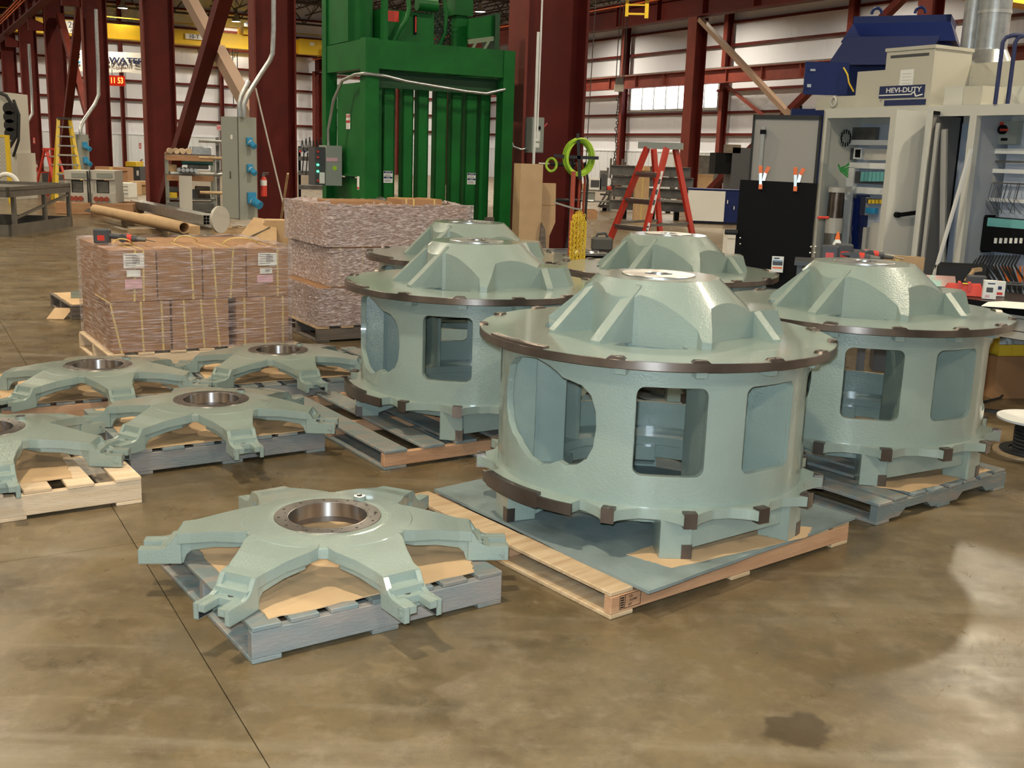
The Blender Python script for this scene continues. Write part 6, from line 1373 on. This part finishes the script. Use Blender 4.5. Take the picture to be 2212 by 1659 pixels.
for i in range(3):
    a=fl_pt(396+i*6,505-i,.13+.0*i)+un*(-.02*i); b=fl_pt(185+i*4,455,.13); mb=MB(); mb.beam(a+Vector((0,0,.02*i)),b+Vector((0,0,.02*i)),.05,.03); mb.build('steel_flat_bar',K['steel'],label='dark steel bar under the cardboard tube, %s'%('first','second','third')[i],cat='bar')
mb=MB(); a=fl_pt(420,498,.18); b=fl_pt(310,470,.28); mb.beam(a,b,.22,.16); mb.build('long_carton',K['card'],label='long narrow tan carton on the square tubes',cat='carton')
cylinder_thing('steel_disc','greyl','pale round disc standing below the socket box','disc',at(472,474,20.3),at(472,474,20.3)+Vector((.055,-.025,0)),.25,False,28)
p=fl_pt(520,512); pallet((p.x-.5,p.y),R(20),.8,.6,'small broken pallet under the socket box',4,'wood','wood','wood',h=.16,group=None)
# folded cardboard near the column foot
p=fl_pt(560,530); t=thing('cardboard_box_flat','folded brown cardboard box with dark tape behind the front stack','cardboard',(p.x,p.y,0),R(12)); mb=MB(); mb.add([(-.45,0,.0),(.30,0,.0),(.30,.5,.40),(-.10,.5,.45),(-.45,0,.01),(.30,0,.01),(.30,.5,.41),(-.10,.5,.46)],[(0,1,2,3),(7,6,5,4),(0,4,5,1),(1,5,6,2),(2,6,7,3),(3,7,4,0)]); mb.build('sloping_flap',K['card'],t); part('box_body','card',t,(.1,.75,.35,.8,0,.42)); mb=MB(); mb.beam((-.2,.10,.12),(.18,.33,.30),.05,.006); mb.build('dark_tape',K['dkgrey'],t)
# dark valve rack between column and press
p=fl_pt(640,470); t=thing('tool_rack','dark tool rack with hoses between column and press','rack',(p.x,p.y+.3,0),R(10)); part('upright','black',t,(0,.06,0,.06,0,1.75),(.95,1.01,0,.06,0,1.75)); 
for z in (.45,.8,1.15,1.5,1.72): part('shelf','steel',t,(0,1.0,-.3,.1,z-.10,z))
for k in range(10):
    mb=MB(); x=.08+.09*k; mb.tube([(x,-.32,1.72),(x+.03,-.34,1.9+.04*(k%3)),(x+.07,-.33,1.6),(x+.02,-.32,1.1-.05*(k%4))],.014,6); mb.build('hanging_hose',K['rubber'],t,50)
for k in range(9): mb=MB(); mb.cyl((.06+.1*k,-.36,1.62),(.06+.1*k,-.26,1.62),.03,8); mb.build('valve_cap',K[('redp','blue','alu')[k%3]],t)
# ================================================================ bridge cranes, banner, clock
t=thing('bridge_crane','long yellow bridge crane spanning the bay before the end wall','crane',B(6.2,73.2,0),UA)
part('bridge_girder','yel_crane',t,(0,20.6,-.4,.4,8.0,8.85)); part('girder_flange','yel_crane',t,(0,20.6,-.5,.5,7.95,8.02)); part('end_truck','yel_crane',t,(20.2,20.9,-1.2,1.2,7.95,8.45)); part('control_cabinet','yellow',t,(18.3,20.0,-.75,-.42,7.9,8.9)); part('cabinet_notice','paper',t,(19.0,19.3,-.77,-.75,8.5,8.7)); part('walkway_rail','yel_crane',t,(0,20.6,.45,.5,9.3,9.36)); part('trolley','yel_crane',t,(14.5,16.2,-.7,.7,8.86,9.35)); part('hoist_drum','dkgrey',t,(14.9,15.9,-.5,.5,9.35,9.7))
o=part('capacity_plate','paper',t,(10.8,12.0,-.52,-.505,8.30,8.62)); text('capacity_text','10-T',.34,K['navy'],t,(11.35,-.53,8.46),(R(90),0,0),.004,.004)
part('number_plate','paper',t,(3.35,4.6,-.52,-.505,8.08,8.78)); text('number_text','20',.5,K['navy'],t,(4.05,-.53,8.55),(R(90),0,0),.004); text('number_text','AM',.26,K['navy'],t,(4.1,-.53,8.22),(R(90),0,0),.004)
mb=MB(); [mb.tube([(11.6+i*.5,-.2,7.9),(11.75+i*.5,-.2,7.35),(12.0+i*.5,-.2,7.4),(12.1+i*.5,-.2,7.9)],.03,6) for i in range(5)]; mb.build('festoon_cable',K['rubber'],t,50); mb=MB(); mb.cyl((13.9,-.2,7.9),(13.9,-.2,4.2),.03,6); mb.cyl((14.2,-.2,7.9),(14.2,-.2,4.6),.03,6); mb.build('pendant_cable',K['rubber'],t)
a=at(162,155,67); zt_=at(170,110,67).z; zb_=at(170,154,67).z; w=at(310,150,67).x-a.x
t=thing('banner','white hanging company banner with blue hexagon logo below the crane','banner',(a.x,66.3,0),R(9)); mb=MB(); n=16
vs=[];fs=[]
for i in range(n+1):
    x=w*i/n; y=.02*math.sin(i*1.3); vs+=[(x,y,zb_-.03*math.sin(i*.9)),(x,y*.5,zt_)]
for i in range(n): fs.append((2*i,2*i+2,2*i+3,2*i+1))
vs2=[(v[0],v[1]+.02,v[2]) for v in vs]; m_=len(vs); mb.add(vs+vs2,fs+[tuple(q+m_ for q in f[::-1]) for f in fs]); mb.build('cloth',K['paper'],t,60)
text('banner_text','DWATER',.44,K['navy'],t,(w*.735,-.07,zb_+(zt_-zb_)*.58),(R(90),0,0),.01,.012,sx=1.32); text('banner_text','INE COMPANY',.19,K['navy'],t,(w*.655,-.07,zb_+(zt_-zb_)*.36),(R(90),0,0),.01,.0,sx=1.25); part('rule','navy',t,(w*.87,w*.97,-.08,-.06,zb_+(zt_-zb_)*.345,zb_+(zt_-zb_)*.365))
hx=w*.075; hz=zb_+(zt_-zb_)*.60; hr=(zt_-zb_)*.33
hexp=[(hx+hr*.9*math.sin(R(60*k)),hz+hr*math.cos(R(60*k))) for k in range(6)]
for k in range(6):
    if k==1: continue
    p,q=hexp[k],hexp[(k+1)%6]; mb=MB(); mb.beam((p[0],-.07,p[1]),(q[0],-.07,q[1]),.10,.02,up=(0,1,0)); mb.build('logo_bar',K['navy' if k in (0,5,4) else 'blue_s'],t)
mb=MB(); mb.beam((hx,-.07,hz+hr*.9),(hx,-.07,hz+.05),.09,.02,up=(0,1,0)); mb.beam((hx+.18,-.07,hz+hr*.7),(hx+.18,-.07,hz+.05),.09,.02,up=(0,1,0)); mb.build('logo_bar',K['navy'],t)
a=at(237,185,66); b=at(269,164,66); t=thing('digital_clock','red digital clock showing 1153 under the banner','clock',(a.x,65.9,a.z),R(6)); w=b.x-a.x; h=b.z-a.z
part('case','led_back',t,(0,w,0,.15,0,h)); text('digits','11 53',h*.80,K['led_red'],t,(w*.5,-.01,h*.5),(R(90),0,0),.01,.008,sx=.72); mb=MB(); mb.cyl((w*.2,.07,h),(w*.2,.07,h+1.0),.02,6); mb.cyl((w*.8,.07,h),(w*.8,.07,h+1.0),.02,6); mb.build('hanger_rod',K['joist'],t)
# right bridge crane
t=thing('bridge_crane','orange yellow bridge crane crossing the top right corner','crane',B(26.6,27.3,0),UA)
part('bridge_girder','org_crane',t,(.2,14.0,-.35,.35,7.85,9.2)); part('girder_flange','org_crane',t,(.2,14.0,-.45,.45,7.78,7.86)); part('end_truck','org_crane',t,(-.3,.5,-1.3,1.3,8.02,8.3)); part('maker_plate','paper',t,(8.2,9.05,-.37,-.355,7.92,8.5)); part('plate_print','navy',t,(8.25,8.6,-.375,-.37,8.28,8.42),(8.5,8.95,-.375,-.37,8.13,8.22)); part('ladder_frame','yellow',t,(-2.2,-2.12,-.3,.3,7.2,9.0),(-.9,-.82,-.3,.3,7.2,9.0)) if False else None
part('girder_mark','navy',t,*[(7.62+i*.11,7.68+i*.11,-.36,-.35,8.05,8.30) for i in range(4)])
# yellow access frame hanging at top centre
Y=36.0; a=at(1350,35,Y); b=at(1402,0,Y); t=thing('yellow_access_frame','yellow access ladder frame hanging from the crane at top centre','frame',(a.x,Y,0),R(-8)); z0=a.z; w=b.x-a.x
part('upright','yellow',t,(0,.10,0,.1,z0,z0+2.0),(w-.12,w,0,.1,z0-.05,z0+2.0)); part('rung','yellow',t,(0,w,.03,.08,z0+.05,z0+.11),(0,w,.03,.08,z0+.33,z0+.39)); part('trolley_body','yel_crane',t,(-2.6,w+.6,-.3,.5,z0+.65,z0+1.6))
# chain hoist
Y=39.0; a=at(1337,190,Y); t=thing('chain_hoist','chain hoist with hook block hanging before the window','hoist',(a.x,Y,0),0)
for dx in (-.12,.0,.10,.16): mb=MB(); mb.cyl((dx,0,a.z),(dx+.05,0,10.5),.016,6); mb.build('hoist_rope',K['joist'],t)
part('hook_block','greyl',t,(-.16,.16,-.12,.12,a.z-.12,a.z+.12)); part('block_cheek','steel',t,(-.12,.12,-.14,.14,a.z+.12,a.z+.35)); 
mb=MB()
for k in range(30):
    z=a.z-.15-k*.105; mb.m=Matrix.Translation((random.uniform(-.04,.04),0,z))@Matrix.Rotation(R(90*(k%2)),4,'Z'); mb.tube([(.04*math.cos(q),0,.07*math.sin(q)) for q in [2*math.pi*i/8 for i in range(8)]],.016,4,closed=True)
mb.m=Matrix.Identity(4); mb.build('load_chain',K['joist'],t); zc=a.z-3.2
for dx in (-.55,-.25,.05): mb=MB(); mb.tube([(0,0,zc),(dx*.5,0,zc-.5),(dx,0,zc-1.0)],.035,6); mb.build('sling_chain',K['joist'],t,50)
mb=MB(); x=at(1292,0,30).x; mb.cyl((x,30,10.6),(x-.12,30,at(1285,360,30).z),.012,6); mb.cyl((x-.12,30,at(1285,360,30).z),(x-.14,30,at(1285,378,30).z),.05,8); mb.build('pendant_cord',K['joist'],label='thin pendant cord hanging before the side wall',cat='cord')
# ================================================================ benches and stock at right middle distance
def yard(name,label,cat,x0,yt,x1,yb,dep,mk,fn=None,rz=0,lift=0):
    p=fl_pt(x0,yb); b=at(x1,yb,p.y); h=at(x0,yt,p.y).z; t=thing(name,label,cat,(p.x,p.y,0),rz); w=b.x-p.x; fn(t,w,h,dep,mk); return t
def f_cab(t,w,h,d,mk): 
    part('body',mk,t,(w*.0,w,0.02,d,.06,h)); part('white_front','white',t,(0,w*.66,0,.02,.08,h-.03)); part('base','dkgrey',t,(.05,w-.05,.1,d-.1,0,.06)); part('handle','paper',t,(w*.70,w*.715,-.02,.0,h*.62,h*.72),(w*.82,w*.835,-.02,.02,h*.45,h*.55)); part('lid','blue',t,(0,w,0,d,h,h+.02))
yard('blue_cabinet','blue machine cabinet with white front behind the black cart','cabinet',1482,408,1602,482,.9,'blue',f_cab,R(-8))
def f_plain(t,w,h,d,mk): part('body',mk,t,(0,w,0,d,.0,h)); part('rim',mk,t,(-.02,w+.02,-.02,d+.02,h,h+.04))
yard('white_box','tall white box with yellow edge left of the black board','box',1570,362,1604,452,.5,'white',f_plain)
yard('steel_plate_sheet','grey steel panel standing behind the red ladder','panel',1497,337,1547,440,.08,'steel',f_plain)
yard('tan_board','low tan board before the grey panel','board',1497,378,1536,444,.05,'card',f_plain)
yard('black_machine','dark machine body left of the open grey door','machine',1572,318,1628,470,1.2,'dkgrey',lambda t,w,h,d,mk:(part('body',mk,t,(0,w,0,d,0,h)),part('hood','black',t,(-.5,w*.5,.1,d,h*.62,h*.92)),part('motor','wood_d',t,(-.2,.25,.0,.5,h*.92,h*1.04))))
# stock of dark steel beams
bp_=fl_pt(1318,472); bw=at(1492,470,bp_.y).x-bp_.x
for k,(z,off,l) in enumerate(((.25,0,'bottom'),(.62,.1,'second'),(.95,.05,'third'),(1.25,-.05,'top'))):
    t=thing('steel_beam','dark steel beam, %s of the stack behind the red ladder'%l,'beam',(bp_.x+off,bp_.y+.3,z),R(-4),'steel beams stacked behind the ladder'); part('web','steel',t,(0,bw,.14,.17,.02,.26)); part('flange','steel',t,(0,bw,0,.32,0,.02),(0,bw,0,.32,.26,.28))
    if k<3: part('spacer','wood_d',t,(bw*.2,bw*.25,-.05,.4,.28,(.37,.33,.30)[k]),(bw*.7,bw*.75,-.05,.4,.28,(.37,.33,.30)[k]))
t=thing('beam_trestle','dark trestle carrying the steel beam stack','trestle',(bp_.x,bp_.y,0),R(-4))
for x in (.15,.5,.8): part('trestle_leg','black',t,(bw*x,bw*x+.12,.1,.7,0,.25))
t=thing('angle_frame','dark welded frame with slanted pockets in front of the beam stack','frame',(fl_pt(1290,452).x,fl_pt(1290,455).y,0),R(-4)); part('bottom_bar','steel',t,(0,2.6,0,.3,.1,.2)); part('top_bar','steel',t,(0,2.6,.25,.3,.5,.56)); part('frame_foot','black',t,(.1,.25,0,.3,0,.1),(2.2,2.35,0,.3,0,.1))
for i in range(6): mb=MB(); mb.beam((.1+i*.45,.05,.2),(.35+i*.45,.25,.52),.04,.05); mb.build('slanted_rib',K['steel'],t)
# work benches
def bench(label,x0,yt,x1,yb,items,rz=0):
    p=fl_pt(x0,yb); w=at(x1,yb,p.y).x-p.x; h=at(x0,yt,p.y).z; t=thing('work_bench',label,'bench',(p.x,p.y,0),rz)
    part('bench_top','steel',t,(0,w,0,.8,h-.05,h)); part('leg','steel',t,(.03,.09,.05,.11,0,h-.05),(w-.09,w-.03,.05,.11,0,h-.05),(.03,.09,.69,.75,0,h-.05),(w-.09,w-.03,.69,.75,0,h-.05)); part('under_shelf','steel',t,(.05,w-.05,.05,.75,.30,.34)); part('drawer_unit','grey',t,(w*.3,w*.6,.1,.7,.34,h-.1))
    return p,w,h
p1,w1,h1_=bench('low steel work bench behind the hose stand',1228,408,1322,455,())
for i,(fx,mk,sz,l) in enumerate(((.05,'card',(.35,.3,.25),'open brown carton on the bench behind the hose stand'),(.28,'card',(.25,.3,.18),'small tan carton on the bench behind the hose stand'),(.45,'white',(.4,.35,.38),'white appliance with dark screen on the bench'),(.70,'steel',(.25,.3,.62),'tall grey vise stand on the bench'),(.86,'redp',(.16,.2,.12),'small red box on the bench behind the hose stand'))):
    t=thing(('open_carton','brown_carton','bench_appliance','vise_stand','red_box')[i],l,'appliance' if 'appliance' in l else ('vise' if 'vise' in l else 'box'),(p1.x+w1*fx,p1.y+.2,h1_),0); part('body',mk,t,(0,sz[0],0,sz[1],0,sz[2])); part('front_panel','dkgrey' if mk in('white','steel') else mk,t,(sz[0]*.15,sz[0]*.85,-.01,0,sz[2]*.2,sz[2]*.8)); 
p2,w2,h2_=bench('far bench with clutter along the side wall',1320,385,1400,420,())
t=thing('pipe_cluster','cluster of dark pipe fittings on the far bench','fittings',(p2.x-.2,p2.y+.2,h2_),0)
for i in range(9): mb=MB(); mb.cyl((i*.14,.1*(i%2),0),(i*.14,.1*(i%2),.5+.15*((i*7)%4)),.05,8); mb.build('fitting',K['steel'],t)
for i,(x,y0,y1,l) in enumerate(((1255,425,470,'left'),(1300,430,462,'right'))): pass
yard('red_crate','reddish open crate on the floor behind the hose stand','crate',1205,452,1290,470,.8,'wood_o',lambda t,w,h,d,mk:(part('crate_side',mk,t,(0,w,0,.03,0,h)),part('crate_end',mk,t,(0,.03,.03,d,0,h),(w-.03,w,.03,d,0,h)),part('crate_back',mk,t,(.03,w-.03,d-.03,d,0,h))))
small_box('brown_carton','card','brown carton seen between the ladder rails',1375,360,1405,378,31,.5,'flap',base=0)
yard('white_cart','white plastic bin left of the black cart','bin',1568,500,1598,560,.4,'white',lambda t,w,h,d,mk:(part('body',mk,t,(0,w,0,d,.02,h)),part('lid_line','greyl',t,(0,w,-.005,0,h*.75,h*.77)),part('wheel','rubber',t,(.02,.06,0,.05,0,.05),(w-.06,w-.02,0,.05,0,.05))))
# exit sign on the side wall
c=at(1481,289,62); t=thing('exit_sign','tiny red exit sign on the side wall','sign',(c.x,62,c.z),R(-60)); part('sign_box','pink',t,(-.22,.22,-.05,.05,-.15,.15)); text('sign_text','EXIT',.2,K['redp'],t,(0,-.06,0),(R(90),0,0),.004)
c=at(477,276,71); t=thing('exit_sign','tiny red exit sign on the end wall','sign',(c.x,71,c.z),R(10)); part('sign_box','pink',t,(-.25,.25,-.05,.05,-.17,.17)); text('sign_text','EXIT',.22,K['redp'],t,(0,-.06,0),(R(90),0,0),.004)
